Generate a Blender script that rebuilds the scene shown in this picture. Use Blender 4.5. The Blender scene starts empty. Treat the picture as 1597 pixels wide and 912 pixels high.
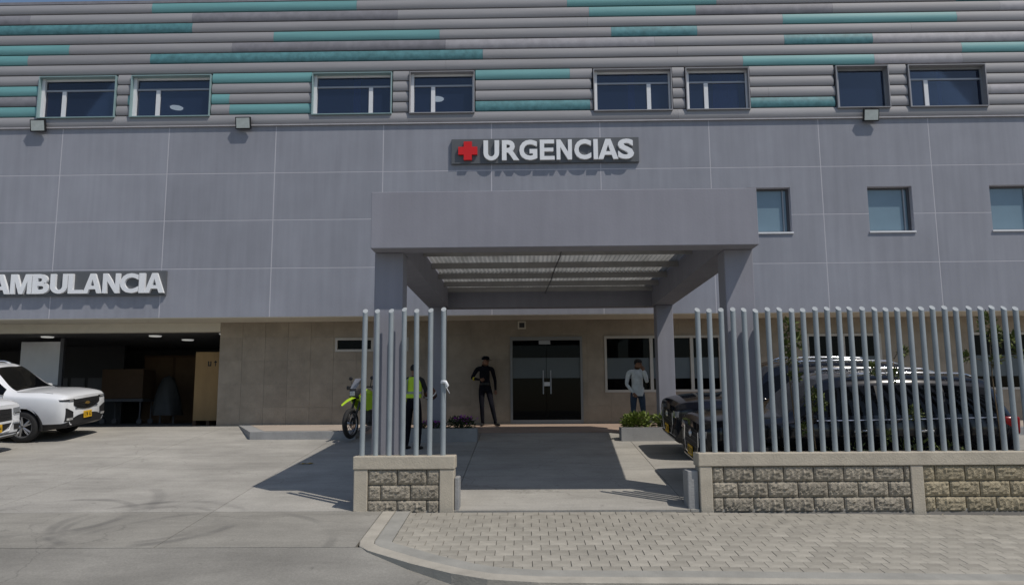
import bpy, bmesh, math, random
from mathutils import Vector, Matrix, noise
rnd = random.Random(7)
SC = bpy.context.scene
COL = SC.collection

# ------------------------------------------------------------------ camera
cam_d = bpy.data.cameras.new('camera'); cam = bpy.data.objects.new('camera', cam_d); COL.objects.link(cam)
cam_d.sensor_width = 36.0; cam_d.lens = 28.0; cam_d.clip_end = 2000; cam_d.clip_start = .05
TILT, YAW, ROLL = 0.14323, -0.01693, -0.00671
_f = Vector((math.sin(YAW)*math.cos(TILT), math.cos(YAW)*math.cos(TILT), math.sin(TILT)))
_r = Vector((math.cos(YAW), -math.sin(YAW), 0)); _u = _r.cross(_f)
_r2 = math.cos(ROLL)*_r + math.sin(ROLL)*_u; _u2 = -math.sin(ROLL)*_r + math.cos(ROLL)*_u
cam.matrix_world = Matrix(((_r2.x, _u2.x, -_f.x, 0), (_r2.y, _u2.y, -_f.y, 0), (_r2.z, _u2.z, -_f.z, 1.5), (0, 0, 0, 1)))
SC.camera = cam
# ------------------------------------------------------------------ world, sun, exposure
SUN = Vector((.50, -.39, 1.0)).normalized()
w = bpy.data.worlds.new('World'); SC.world = w; w.use_nodes = True
nt = w.node_tree; nt.nodes.clear()
wo = nt.nodes.new('ShaderNodeOutputWorld'); bg = nt.nodes.new('ShaderNodeBackground'); sky = nt.nodes.new('ShaderNodeTexSky')
sky.sky_type = 'NISHITA'; sky.sun_disc = False
sky.sun_elevation = math.asin(SUN.z); sky.sun_rotation = math.atan2(SUN.x, SUN.y)
sky.altitude = 0; sky.air_density = 1.0; sky.dust_density = .7; sky.ozone_density = 1.0
bg.inputs[1].default_value = .12
nt.links.new(sky.outputs[0], bg.inputs[0]); nt.links.new(bg.outputs[0], wo.inputs[0])
sl = bpy.data.lights.new('sun', 'SUN'); sl.energy = 3.7; sl.angle = math.radians(.53); sl.color = (1, .94, .85)
so = bpy.data.objects.new('sun', sl); COL.objects.link(so)
so.rotation_euler = SUN.to_track_quat('Z', 'Y').to_euler(); so.location = (20, -20, 40)
SC.view_settings.view_transform = 'Standard'; SC.view_settings.look = 'None'
SC.view_settings.exposure = -.35; SC.view_settings.gamma = 1

# ------------------------------------------------------------------ materials
def lin(r, g, b):
    return tuple(((c/255)/12.92 if c/255 <= .04045 else ((c/255+.055)/1.055)**2.4) for c in (r, g, b))
MATS = {}
def M(name, col, rough=.7, metal=0., var=.12, scale=4., bump=0., bscale=40., rand=0., spec=.4, streak=0., coat=0., vec=None, emit=0., bdist=.02):
    if name in MATS: return MATS[name]
    m = bpy.data.materials.new(name); m.use_nodes = True; MATS[name] = m
    n = m.node_tree.nodes; L = m.node_tree.links
    b = n['Principled BSDF']
    b.inputs['Roughness'].default_value = rough; b.inputs['Metallic'].default_value = metal
    b.inputs['Specular IOR Level'].default_value = spec
    if coat: b.inputs['Coat Weight'].default_value = coat; b.inputs['Coat Roughness'].default_value = .04
    if emit: b.inputs['Emission Color'].default_value = (*col, 1); b.inputs['Emission Strength'].default_value = emit
    tc = n.new('ShaderNodeTexCoord')
    src = tc.outputs['Object']
    if vec:
        mp = n.new('ShaderNodeMapping'); mp.inputs['Scale'].default_value = vec
        L.new(src, mp.inputs[0]); src = mp.outputs[0]
    out = None
    if var:
        nz = n.new('ShaderNodeTexNoise'); nz.inputs['Scale'].default_value = scale; nz.inputs['Detail'].default_value = 7; nz.inputs['Roughness'].default_value = .62
        L.new(src, nz.inputs['Vector'])
        rp = n.new('ShaderNodeValToRGB')
        rp.color_ramp.elements[0].position = .3; rp.color_ramp.elements[1].position = .72
        rp.color_ramp.elements[0].color = (*[c*(1-var) for c in col], 1); rp.color_ramp.elements[1].color = (*[min(1, c*(1+var)) for c in col], 1)
        L.new(nz.outputs['Fac'], rp.inputs[0]); out = rp.outputs[0]
    else:
        b.inputs['Base Color'].default_value = (*col, 1)
    if streak:
        mp2 = n.new('ShaderNodeMapping'); mp2.inputs['Scale'].default_value = (5, 5, .35); L.new(tc.outputs['Object'], mp2.inputs[0])
        n2 = n.new('ShaderNodeTexNoise'); n2.inputs['Scale'].default_value = 1.3; n2.inputs['Detail'].default_value = 5; L.new(mp2.outputs[0], n2.inputs['Vector'])
        r2 = n.new('ShaderNodeMapRange'); r2.inputs[1].default_value = .35; r2.inputs[2].default_value = .7; r2.inputs[3].default_value = 1-streak; r2.inputs[4].default_value = 1+streak*.4
        L.new(n2.outputs['Fac'], r2.inputs[0])
        mx = n.new('ShaderNodeMixRGB'); mx.blend_type = 'MULTIPLY'; mx.inputs[0].default_value = 1
        L.new(out, mx.inputs[1]); L.new(r2.outputs[0], mx.inputs[2]); out = mx.outputs[0]
    if rand:
        oi = n.new('ShaderNodeObjectInfo'); hs = n.new('ShaderNodeHueSaturation')
        mr = n.new('ShaderNodeMapRange'); mr.inputs[3].default_value = 1-rand; mr.inputs[4].default_value = 1+rand
        L.new(oi.outputs['Random'], mr.inputs[0]); L.new(mr.outputs[0], hs.inputs['Value'])
        if out: L.new(out, hs.inputs['Color'])
        else: hs.inputs['Color'].default_value = (*col, 1)
        out = hs.outputs[0]
    if out: L.new(out, b.inputs['Base Color'])
    if bump:
        bn = n.new('ShaderNodeTexNoise'); bn.inputs['Scale'].default_value = bscale; bn.inputs['Detail'].default_value = 6
        L.new(src, bn.inputs['Vector'])
        bp = n.new('ShaderNodeBump'); bp.inputs['Strength'].default_value = bump; bp.inputs['Distance'].default_value = .02
        bp.inputs['Distance'].default_value = bdist; L.new(bn.outputs['Fac'], bp.inputs['Height']); L.new(bp.outputs[0], b.inputs['Normal'])
    return m
def glass(name, tint, transp, rough=.02, base=(.01, .012, .015), ior=1.33):
    if name in MATS: return MATS[name]
    m = bpy.data.materials.new(name); m.use_nodes = True; MATS[name] = m
    n = m.node_tree.nodes; L = m.node_tree.links; n.clear()
    o = n.new('ShaderNodeOutputMaterial'); g = n.new('ShaderNodeBsdfGlossy'); g.inputs['Roughness'].default_value = rough
    t = n.new('ShaderNodeBsdfTransparent'); t.inputs[0].default_value = (*tint, 1)
    d = n.new('ShaderNodeBsdfDiffuse'); d.inputs[0].default_value = (*base, 1)
    m1 = n.new('ShaderNodeMixShader'); m1.inputs[0].default_value = transp; L.new(d.outputs[0], m1.inputs[1]); L.new(t.outputs[0], m1.inputs[2])
    fr = n.new('ShaderNodeFresnel'); fr.inputs[0].default_value = ior
    m2 = n.new('ShaderNodeMixShader'); L.new(fr.outputs[0], m2.inputs[0]); L.new(m1.outputs[0], m2.inputs[1]); L.new(g.outputs[0], m2.inputs[2])
    L.new(m2.outputs[0], o.inputs[0]); return m

# ------------------------------------------------------------------ mesh helpers
class MB:
    def __init__(s): s.v = []; s.f = []; s.m = []; s.mi = 0
    def add(s, vs, fs):
        o = len(s.v); s.v += [tuple(p) for p in vs]
        for f in fs: s.f.append(tuple(i+o for i in f)); s.m.append(s.mi)
        return s
    def box(s, x0, x1, y0, y1, z0, z1):
        v = [(x, y, z) for z in (z0, z1) for y in (y0, y1) for x in (x0, x1)]
        return s.add(v, [(0, 2, 3, 1), (4, 5, 7, 6), (0, 1, 5, 4), (2, 6, 7, 3), (0, 4, 6, 2), (1, 3, 7, 5)])
    def cbox(s, x0, x1, y0, y1, z0, z1, c=.01):       # box with chamfered vertical/upper edges
        bm = bmesh.new(); bmesh.ops.create_cube(bm, size=1)
        for v in bm.verts: v.co = Vector(((x0+x1)/2+v.co.x*(x1-x0), (y0+y1)/2+v.co.y*(y1-y0), (z0+z1)/2+v.co.z*(z1-z0)))
        bmesh.ops.bevel(bm, geom=bm.edges[:], offset=c, segments=2, affect='EDGES', profile=.5)
        bm.verts.index_update(); s.add([v.co for v in bm.verts], [[v.index for v in f.verts] for f in bm.faces]); bm.free(); return s
    def prism(s, poly, a0, a1, axis='y'):             # poly in the two other axes, counter-clockwise
        n = len(poly)
        def p(q, a): return (q[0], a, q[1]) if axis == 'y' else ((a, q[0], q[1]) if axis == 'x' else (q[0], q[1], a))
        v = [p(q, a0) for q in poly]+[p(q, a1) for q in poly]
        return s.add(v, [tuple(range(n)), tuple(range(2*n-1, n-1, -1))]+[(i, i+n, (i+1) % n+n, (i+1) % n) for i in range(n)])
    def tube(s, pts, r, seg=10, cap=True):
        pts = [Vector(p) for p in pts]; n = len(pts); rr = r if isinstance(r, (list, tuple)) else [r]*n
        vs = []; ref = None
        for i, p in enumerate(pts):
            t = (pts[min(i+1, n-1)]-pts[max(i-1, 0)]).normalized()
            if ref is None: ref = Vector((0, 0, 1)) if abs(t.z) < .9 else Vector((1, 0, 0))
            a = t.cross(ref).normalized(); b = a.cross(t).normalized(); ref = b
            for k in range(seg):
                an = 2*math.pi*k/seg; vs.append(p+(a*math.cos(an)+b*math.sin(an))*rr[i])
        fs = [(i*seg+k, i*seg+(k+1) % seg, (i+1)*seg+(k+1) % seg, (i+1)*seg+k) for i in range(n-1) for k in range(seg)]
        if cap: fs += [tuple(range(seg-1, -1, -1)), tuple((n-1)*seg+k for k in range(seg))]
        return s.add(vs, fs)
    def lathe(s, prof, seg=24, axis='z', c=(0, 0, 0)):  # prof: (radius, height)
        vs = []
        for r, h in prof:
            for k in range(seg):
                a = 2*math.pi*k/seg; x, y = r*math.cos(a), r*math.sin(a)
                q = (x, y, h) if axis == 'z' else ((x, h, y) if axis == 'y' else (h, x, y))
                vs.append((q[0]+c[0], q[1]+c[1], q[2]+c[2]))
        n = len(prof)
        return s.add(vs, [(i*seg+k, i*seg+(k+1) % seg, (i+1)*seg+(k+1) % seg, (i+1)*seg+k) for i in range(n-1) for k in range(seg)])
    def ball(s, c, r, seg=12, sc=(1, 1, 1)):
        pr = [(max(1e-4, math.sin(math.pi*i/8))*r, -math.cos(math.pi*i/8)*r) for i in range(9)]
        o = len(s.v); s.lathe(pr, seg)
        for i in range(o, len(s.v)): q = s.v[i]; s.v[i] = (q[0]*sc[0]+c[0], q[1]*sc[1]+c[1], q[2]*sc[2]+c[2])
        return s
    def build(s, name, mat, parent=None, smooth=False, loc=None, fixn=True):
        me = bpy.data.meshes.new(name); me.from_pydata(s.v, [], s.f)
        for mm in (mat if isinstance(mat, (list, tuple)) else [mat]): me.materials.append(mm)
        if len(me.materials) > 1: me.polygons.foreach_set('material_index', s.m)
        if fixn:
            bm = bmesh.new(); bm.from_mesh(me); bmesh.ops.recalc_face_normals(bm, faces=bm.faces); bm.to_mesh(me); bm.free()
        if smooth: me.polygons.foreach_set('use_smooth', [True]*len(me.polygons)); 
        o = bpy.data.objects.new(name, me); COL.objects.link(o)
        if smooth == 'auto':
            try: me.set_sharp_from_angle(angle=math.radians(40))
            except Exception: pass
        if parent: o.parent = parent
        if loc: o.location = loc
        return o
def mesh_obj(name, me, parent=None, loc=None, rot=None):
    o = bpy.data.objects.new(name, me); COL.objects.link(o)
    if parent: o.parent = parent
    if loc: o.location = loc
    if rot: o.rotation_euler = rot
    return o
def thing(name, label, cat, loc=(0, 0, 0), rot=(0, 0, 0), group=None):
    o = bpy.data.objects.new(name, None); COL.objects.link(o); o.empty_display_size = .2
    o.location = loc; o.rotation_euler = rot; o['label'] = label; o['category'] = cat
    if group: o['group'] = group
    return o
def tag(o, label, cat, group=None):
    o['label'] = label; o['category'] = cat
    if group: o['group'] = group
    return o
def struct(o): o['kind'] = 'structure'; return o
def copy_tree(o, parent=None):
    c = o.copy(); COL.objects.link(c); c.parent = parent
    for ch in list(o.children): copy_tree(ch, c)
    return c
def gz(Y): return .1166+.107*(Y-11.1)
SLOPE = math.atan(.107)
def panel_mb(x0, x1, z0, z1, holes, y, depth, mb=None):
    """a sheet at Y=y facing -Y with rectangular holes and edges returning 'depth' into the wall"""
    mb = mb or MB()
    hs = [(max(h[0], x0), min(h[1], x1), max(h[2], z0), min(h[3], z1)) for h in holes]
    hs = [h for h in hs if h[0] < h[1]-1e-4 and h[2] < h[3]-1e-4]
    xs = sorted({x0, x1} | {h[0] for h in hs} | {h[1] for h in hs}); zs = sorted({z0, z1} | {h[2] for h in hs} | {h[3] for h in hs})
    def solid(i, j):
        if i < 0 or j < 0 or i >= len(xs)-1 or j >= len(zs)-1: return False
        cx, cz = (xs[i]+xs[i+1])/2, (zs[j]+zs[j+1])/2
        return not any(h[0] < cx < h[1] and h[2] < cz < h[3] for h in hs)
    any_ = False
    for i in range(len(xs)-1):
        for j in range(len(zs)-1):
            if not solid(i, j): continue
            any_ = True
            a, b, c, d = xs[i], xs[i+1], zs[j], zs[j+1]
            mb.add([(a, y, c), (b, y, c), (b, y, d), (a, y, d)], [(0, 1, 2, 3)])
            if not solid(i-1, j): mb.add([(a, y, c), (a, y, d), (a, y+depth, d), (a, y+depth, c)], [(0, 1, 2, 3)])
            if not solid(i+1, j): mb.add([(b, y, c), (b, y+depth, c), (b, y+depth, d), (b, y, d)], [(0, 1, 2, 3)])
            if not solid(i, j-1): mb.add([(a, y, c), (a, y+depth, c), (b, y+depth, c), (b, y, c)], [(0, 1, 2, 3)])
            if not solid(i, j+1): mb.add([(a, y, d), (b, y, d), (b, y+depth, d), (a, y+depth, d)], [(0, 1, 2, 3)])
    return mb if any_ else None
# ================================================================== GROUND
def concrete(name, col, rings=()):
    m = M(name, col, rough=.85, var=.16, scale=.9, bump=.25, bscale=60, rand=.05, spec=.25)
    n = m.node_tree.nodes; L = m.node_tree.links; b = n['Principled BSDF']
    src = b.inputs['Base Color'].links[0].from_socket
    geo = n.new('ShaderNodeNewGeometry')
    # broad worn patches and brushed streaks
    mp = n.new('ShaderNodeMapping'); mp.inputs['Scale'].default_value = (.35, 1.6, 1); L.new(geo.outputs['Position'], mp.inputs[0])
    nz = n.new('ShaderNodeTexNoise'); nz.inputs['Scale'].default_value = 1.1; nz.inputs['Detail'].default_value = 9; nz.inputs['Roughness'].default_value = .68; nz.inputs['Distortion'].default_value = .6
    L.new(mp.outputs[0], nz.inputs['Vector'])
    mr = n.new('ShaderNodeMapRange'); mr.inputs[1].default_value = .3; mr.inputs[2].default_value = .7; mr.inputs[3].default_value = .80; mr.inputs[4].default_value = 1.12
    L.new(nz.outputs['Fac'], mr.inputs[0])
    mx = n.new('ShaderNodeMixRGB'); mx.blend_type = 'MULTIPLY'; mx.inputs[0].default_value = 1; L.new(src, mx.inputs[1]); L.new(mr.outputs[0], mx.inputs[2]); out = mx.outputs[0]
    # small dark spots
    vz = n.new('ShaderNodeTexNoise'); vz.inputs['Scale'].default_value = 5.5; vz.inputs['Detail'].default_value = 3; L.new(geo.outputs['Position'], vz.inputs['Vector'])
    vr = n.new('ShaderNodeMapRange'); vr.inputs[1].default_value = .70; vr.inputs[2].default_value = .78; vr.inputs[3].default_value = 1; vr.inputs[4].default_value = .72; L.new(vz.outputs['Fac'], vr.inputs[0])
    mx = n.new('ShaderNodeMixRGB'); mx.blend_type = 'MULTIPLY'; mx.inputs[0].default_value = 1; L.new(out, mx.inputs[1]); L.new(vr.outputs[0], mx.inputs[2]); out = mx.outputs[0]
    gr = n.new('ShaderNodeTexNoise'); gr.inputs['Scale'].default_value = 38; gr.inputs['Detail'].default_value = 8; gr.inputs['Roughness'].default_value = .75; L.new(geo.outputs['Position'], gr.inputs['Vector'])
    g2 = n.new('ShaderNodeMapRange'); g2.inputs[1].default_value = .3; g2.inputs[2].default_value = .7; g2.inputs[3].default_value = .82; g2.inputs[4].default_value = 1.16; L.new(gr.outputs['Fac'], g2.inputs[0])
    mx = n.new('ShaderNodeMixRGB'); mx.blend_type = 'MULTIPLY'; mx.inputs[0].default_value = 1; L.new(out, mx.inputs[1]); L.new(g2.outputs[0], mx.inputs[2]); out = mx.outputs[0]
    # hairline cracks
    vo = n.new('ShaderNodeTexVoronoi'); vo.feature = 'DISTANCE_TO_EDGE'; vo.inputs['Scale'].default_value = .33
    wv = n.new('ShaderNodeTexNoise'); wv.inputs['Scale'].default_value = 1.4; wv.inputs['Detail'].default_value = 6; L.new(geo.outputs['Position'], wv.inputs['Vector'])
    wm = n.new('ShaderNodeMixRGB'); wm.blend_type = 'ADD'; wm.inputs[0].default_value = .9; L.new(geo.outputs['Position'], wm.inputs[1]); L.new(wv.outputs['Color'], wm.inputs[2]); L.new(wm.outputs[0], vo.inputs['Vector'])
    vm = n.new('ShaderNodeMapRange'); vm.inputs[1].default_value = .0012; vm.inputs[2].default_value = .004; vm.inputs[3].default_value = .62; vm.inputs[4].default_value = 1; L.new(vo.outputs['Distance'], vm.inputs[0])
    mx = n.new('ShaderNodeMixRGB'); mx.blend_type = 'MULTIPLY'; mx.inputs[0].default_value = .5; L.new(out, mx.inputs[1]); L.new(vm.outputs[0], mx.inputs[2]); out = mx.outputs[0]
    for (cx, cy, r, wd, amt) in rings:               # tyre scuffs: arcs of rubber on the concrete
        sp = n.new('ShaderNodeVectorMath'); sp.operation = 'MULTIPLY'; sp.inputs[1].default_value = (1, 1, 0); L.new(geo.outputs['Position'], sp.inputs[0])
        ds = n.new('ShaderNodeVectorMath'); ds.operation = 'DISTANCE'; ds.inputs[1].default_value = (cx, cy, 0); L.new(sp.outputs[0], ds.inputs[0])
        s1 = n.new('ShaderNodeMath'); s1.operation = 'SUBTRACT'; s1.inputs[1].default_value = r; L.new(ds.outputs['Value'], s1.inputs[0])
        s2 = n.new('ShaderNodeMath'); s2.operation = 'ABSOLUTE'; L.new(s1.outputs[0], s2.inputs[0])
        s3 = n.new('ShaderNodeMapRange'); s3.inputs[1].default_value = wd*.4; s3.inputs[2].default_value = wd; s3.inputs[3].default_value = amt; s3.inputs[4].default_value = 0; L.new(s2.outputs[0], s3.inputs[0])
        k = n.new('ShaderNodeTexNoise'); k.inputs['Scale'].default_value = 1.2; k.inputs['Detail'].default_value = 4; L.new(geo.outputs['Position'], k.inputs['Vector'])
        k2 = n.new('ShaderNodeMapRange'); k2.inputs[1].default_value = .42; k2.inputs[2].default_value = .62; L.new(k.outputs['Fac'], k2.inputs[0])
        k3 = n.new('ShaderNodeMath'); k3.operation = 'MULTIPLY'; L.new(s3.outputs[0], k3.inputs[0]); L.new(k2.outputs[0], k3.inputs[1])
        mx = n.new('ShaderNodeMixRGB'); mx.inputs[2].default_value = (.09, .088, .085, 1); L.new(k3.outputs[0], mx.inputs[0]); L.new(out, mx.inputs[1]); out = mx.outputs[0]
    L.new(out, b.inputs['Base Color']); return m
RINGS = ((-4.9, 10.6, 1.15, .10, .5), (-4.95, 10.5, .92, .07, .35), (-6.4, 10.9, 1.0, .09, .4), (-3.9, 9.5, 1.6, .08, .3), (-7.6, 11.2, 2.3, .12, .25))
m_lot = concrete('lot_concrete', (.37, .352, .318), RINGS)
m_apron = concrete('apron_concrete', (.295, .28, .248), RINGS)
m_road = concrete('road_concrete', (.265, .253, .227), RINGS[:2])
m_ground = M('ground_base', (.16, .15, .135), .9, var=.2, scale=.5)
m_pink = M('entrance_floor', (.36, .27, .21), .7, var=.12, scale=1.5)
# one sheet that reaches the horizon
prof = [(-400, -.45), (-20, -.37), (7.9, -.345), (8.15, -.36), (9.4, -.36), (10.9, -.25), (11.13, gz(11.13)-.03), (20.15, gz(20.15)-.03), (20.6, 1.04), (400, 1.04)]
g = MB()
xs = [-400, -40, 40, 400]
g.add([(x, y, z) for (y, z) in prof for x in xs], [(i*4+k, i*4+k+1, i*4+k+5, i*4+k+4) for i in range(len(prof)-1) for k in range(3)])
ground = struct(g.build('ground', m_ground))
road = MB()
road.add([(x, y, z) for (y, z) in ((-60, -.36), (7.9, -.335), (8.15, -.33), (9.38, -.066)) for x in (-60, .6)], [(i*2, i*2+1, i*2+3, i*2+2) for i in range(3)])
road.add([(.6, -60, -.36), (60, -60, -.36), (60, 8.15, -.33), (.6, 8.15, -.33)], [(0, 1, 2, 3)])
struct(road.build('road', m_road))
lot = bpy.data.objects.new('forecourt', None); COL.objects.link(lot); struct(lot)
def slab(x0, x1, y0, y1, mat, t=.03, nm='concrete_slab'):
    e = .005
    b = MB(); x0 += e; x1 -= e; y0 += e; y1 -= e
    v = [(x0, y0, gz(y0)-t), (x1, y0, gz(y0)-t), (x1, y1, gz(y1)-t), (x0, y1, gz(y1)-t), (x0, y0, gz(y0)), (x1, y0, gz(y0)), (x1, y1, gz(y1)), (x0, y1, gz(y1))]
    b.add(v, [(0, 3, 2, 1), (4, 5, 6, 7), (0, 1, 5, 4), (1, 2, 6, 5), (2, 3, 7, 6), (3, 0, 4, 7)])
    return b.build(nm, mat, lot)
SX = [-24, -20.5, -17.2, -13.95, -10.7, -7.5, -4.3, -1.05, 2.21, 5.5, 8.75, 12, 15.25, 18.5, 22]
for i in range(len(SX)-1):
    x0, x1 = SX[i], SX[i+1]
    slab(x0, x1, 11.12, 15.6, m_lot); slab(x0, x1, 15.6, 20.15, m_lot)
    if x1 < -1: slab(x0, min(x1, -1.97), 9.4, 11.12, m_apron, .3)

# ------------------------------------------------------------------ pavement with kerb and pavers
walk = bpy.data.objects.new('pavement', None); COL.objects.link(walk); struct(walk)
def wz(X, Y): return gz(Y)-.016*max(0, X-1.5)**.9
outer = [(-1.96, 11.06), (-1.965, 9.62), (-1.93, 9.42), (-1.80, 9.24), (-1.25, 8.76), (-.78, 8.42), (-.40, 8.23), (.1, 8.13), (.9, 8.10), (13, 8.10)]
def offset(pl, d):
    r = []
    for i, p in enumerate(pl):
        a = Vector(pl[max(i-1, 0)]); b = Vector(pl[min(i+1, len(pl)-1)]); t = (b-a).normalized(); nrm = Vector((-t.y, t.x))
        r.append((p[0]+nrm.x*d, p[1]+nrm.y*d))
    return r
m_kerb = M('kerb_concrete', (.40, .37, .315), .85, var=.18, scale=3, bump=.3, bscale=50)
m_band = M('border_band_concrete', (.31, .30, .27), .85, var=.15, scale=3, bump=.3, bscale=60)
m_paver = M('paver_concrete', (.345, .32, .272), .88, var=.2, scale=5, bump=.4, bscale=90, rand=.13)
def band(o0, o1, top, bot, name, mat, seglen=1):
    b = MB(); n = len(o0)
    v = []
    for (p, q) in zip(o0, o1):
        v += [(p[0], p[1], wz(*p)+top-.006), (p[0]+(q[0]-p[0])*.08, p[1]+(q[1]-p[1])*.08, wz(*p)+top), (q[0], q[1], wz(*q)+top), (p[0], p[1], wz(*p)+bot), (q[0], q[1], wz(*q)+bot)]
    f = []
    for i in range(n-1):
        a, c = i*5, i*5+5
        f += [(a, a+1, c+1, c), (a+1, a+2, c+2, c+1), (a+3, a, c, c+3), (a+2, a+4, c+4, c+2)]
    f += [(0, 3, 4, 2, 1), ((n-1)*5, (n-1)*5+1, (n-1)*5+2, (n-1)*5+4, (n-1)*5+3)]
    b.add(v, f); return b.build(name, mat, walk)
dense = []
for i in range(len(outer)-1):
    n = max(1, int((Vector(outer[i+1])-Vector(outer[i])).length/.9))
    for k in range(n): dense.append((outer[i][0]+(outer[i+1][0]-outer[i][0])*k/n, outer[i][1]+(outer[i+1][1]-outer[i][1])*k/n))
dense.append(outer[-1])
o1 = offset(dense, .17); o2 = offset(dense, .175); o3 = offset(dense, .38)
band(dense, o1, .012, -.35, 'kerb', m_kerb)
band(o2, o3, .010, -.06, 'border_band', m_band)
clip = offset(outer, .388)
def clip_poly(poly):
    for i in range(len(clip)-1):
        a, b = clip[i], clip[i+1]; out = []
        def side(p): return (b[0]-a[0])*(p[1]-a[1])-(b[1]-a[1])*(p[0]-a[0])
        for k in range(len(poly)):
            p, q = poly[k], poly[(k+1) % len(poly)]; sp, sq = side(p), side(q)
            if sp >= 0: out.append(p)
            if (sp >= 0) != (sq >= 0): t = sp/(sp-sq); out.append((p[0]+(q[0]-p[0])*t, p[1]+(q[1]-p[1])*t))
        poly = out
        if len(poly) < 3: return []
    return poly
# bedding below the pavers
b = MB(); bp_ = offset(dense, .34); nb = len(bp_)
b.add([(p[0], p[1], wz(*p)-.007) for p in bp_]+[(max(p[0], -1.6), 11.04, wz(p[0], 11.04)-.007) for p in bp_], [(i, i+1, nb+i+1, nb+i) for i in range(nb-1) if bp_[i][1] < 11.03]); 
bed = b.build('bedding', M('joint_sand', (.12, .115, .10), .95, var=.2, scale=20), walk)
full = {}
def paver_mesh(poly, key=None):
    if key is not None and key in full: return full[key]
    cx = sum(p[0] for p in poly)/len(poly); cy = sum(p[1] for p in poly)/len(poly)
    bb = MB(); n = len(poly); c = .975
    v = [(p[0]-cx, p[1]-cy, -.03) for p in poly]+[(p[0]-cx, p[1]-cy, -.004) for p in poly]+[((p[0]-cx)*c, (p[1]-cy)*c, 0) for p in poly]
    f = [tuple(range(2*n, 3*n))]+[(i, (i+1) % n, n+(i+1) % n, n+i) for i in range(n)]+[(n+i, n+(i+1) % n, 2*n+(i+1) % n, 2*n+i) for i in range(n)]
    me = bpy.data.meshes.new('paver'); me.from_pydata(bb.add(v, f).v, [], bb.f); me.materials.append(m_paver)
    if key is not None: full[key] = me
    return me
PW, PD = .205, .20; cnt = 0; rest = MB(); row = 0; y = 8.44
while y < 10.98:
    x = -1.9+(row % 2)*PW/2
    while x < 12.5:
        q = [(x+.003, y+.001), (x+PW-.003, y+.001), (x+PW-.003, min(y+PD-.001, 11.0)), (x+.003, min(y+PD-.001, 11.0))]
        pl = clip_poly(q)
        if pl:
            cx = sum(p[0] for p in pl)/len(pl); cy = sum(p[1] for p in pl)/len(pl)
            zz = wz(cx, cy)+.004+rnd.uniform(-.0015, .0015)
            tl = (SLOPE+rnd.uniform(-.006, .006), rnd.uniform(-.008, .008), 0)
            is_full = len(pl) == 4 and abs(cx-(x+PW/2)) < 1e-5 and abs(cy-(y+PD/2)) < 1e-5 and y+PD < 11
            me = paver_mesh(pl, 'full' if is_full else None)
            vis = cx < cy*.63+.2
            if cnt < 296 and vis: mesh_obj('paver', me, walk, (cx, cy, zz), tl); cnt += 1
            else:
                mt = Matrix.LocRotScale(Vector((cx, cy, zz)), __import__('mathutils').Euler(tl), None)
                rest.add([mt @ v.co for v in me.vertices], [tuple(p.vertices) for p in me.polygons])
        x += PW
    row += 1; y += PD
ro = rest.build('paver_field', m_paver, walk); ro['kind'] = 'stuff'
# raised slabs along the building
m_plat = M('platform_concrete', (.40, .34, .285), .8, var=.12, scale=2, bump=.2)
m_edge = M('platform_edge', (.30, .30, .30), .8, var=.14, scale=3, bump=.3)
def platform(poly_in, poly_front, nm):
    root = bpy.data.objects.new(nm, None); COL.objects.link(root); struct(root)
    (xa, ya), (xb, yb), (xc, yc), (xd, yd) = poly_in          # front-left, front-right, back-right, back-left
    zf, zb = 1.0, 1.105
    w_ = .22; tl = (xa+w_*1.1, ya+w_); 
    b = MB(); b.add([(xa, ya, .6), (xb, yb, .6), (xc, yc, .6), (xd, yd, .6), (xa, ya, zf), (xb, yb, zf), (xc, yc, zb), (xd, yd, zb)], [(4, 5, 6, 7), (0, 1, 5, 4), (1, 2, 6, 5), (3, 0, 4, 7)])
    b.build('kerb_edge', m_edge, root)
    b = MB(); x2 = xd+w_*1.35; sl_ = (zb-zf)/(yc-ya)
    b.add([(tl[0], tl[1], zf+w_*sl_+.004), (xb, yb+w_, zf+w_*sl_+.004), (xc, yc, zb+.004), (x2, yd, zb+.004)], [(0, 1, 2, 3)])
    b.build('walkway_top', m_plat, root)
platform([(-6.13, 17.8), (-3.78, 17.77), (-3.78, 20.19), (-7.25, 20.19)], None, 'raised_walkway')
platform([(9.0, 17.8), (17, 17.8), (17, 20.19), (8.2, 20.19)], None, 'raised_walkway')
b = MB(); b.add([(-3.77, 18.6, gz(18.6)+.006), (9.0, 18.6, gz(18.6)+.006), (8.3, 20.17, gz(20.17)+.006), (-3.77, 20.17, gz(20.17)+.006)], [(0, 1, 2, 3)])
struct(b.build('entrance_paving', m_pink))
# ================================================================== BUILDING
D, DS = 19.08, 20.2
ZR = [3.713, 4.907, 6.11, 7.31, 8.516]
bld = thing('hospital_building', 'long grey hospital block with striped upper cladding and dim stone ground floor', 'building', (0, 0, 0))
m_panel = M('facade_panel_paint', lin(145, 147, 156), .75, var=.085, scale=.6, bump=.06, bscale=30, rand=.035, streak=.08, spec=.3)
m_joint = M('joint_paint', (.50, .49, .53), .8, var=.05)
m_stone = M('stone_tile_grey', (.30, .255, .20), .7, var=.17, scale=2.6, bump=.12, bscale=25, rand=.06, spec=.3)
m_grout = M('tile_grout', (.30, .27, .225), .9, var=.1)
m_cream = M('cream_paint', (.58, .54, .45), .8, var=.06)
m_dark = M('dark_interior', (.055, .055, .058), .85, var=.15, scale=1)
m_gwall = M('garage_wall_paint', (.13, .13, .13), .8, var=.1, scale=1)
m_white = M('white_aluminium', (.72, .73, .75), .45, var=.04)
m_alu = M('grey_aluminium', (.33, .34, .36), .4, metal=.3, var=.05)
SMALLW = [(5.43, 6.51, 5.665, 6.79), (8.384, 9.463, 5.665, 6.79), (11.34, 12.42, 5.665, 6.79), (14.29, 15.37, 5.665, 6.79)]
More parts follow.
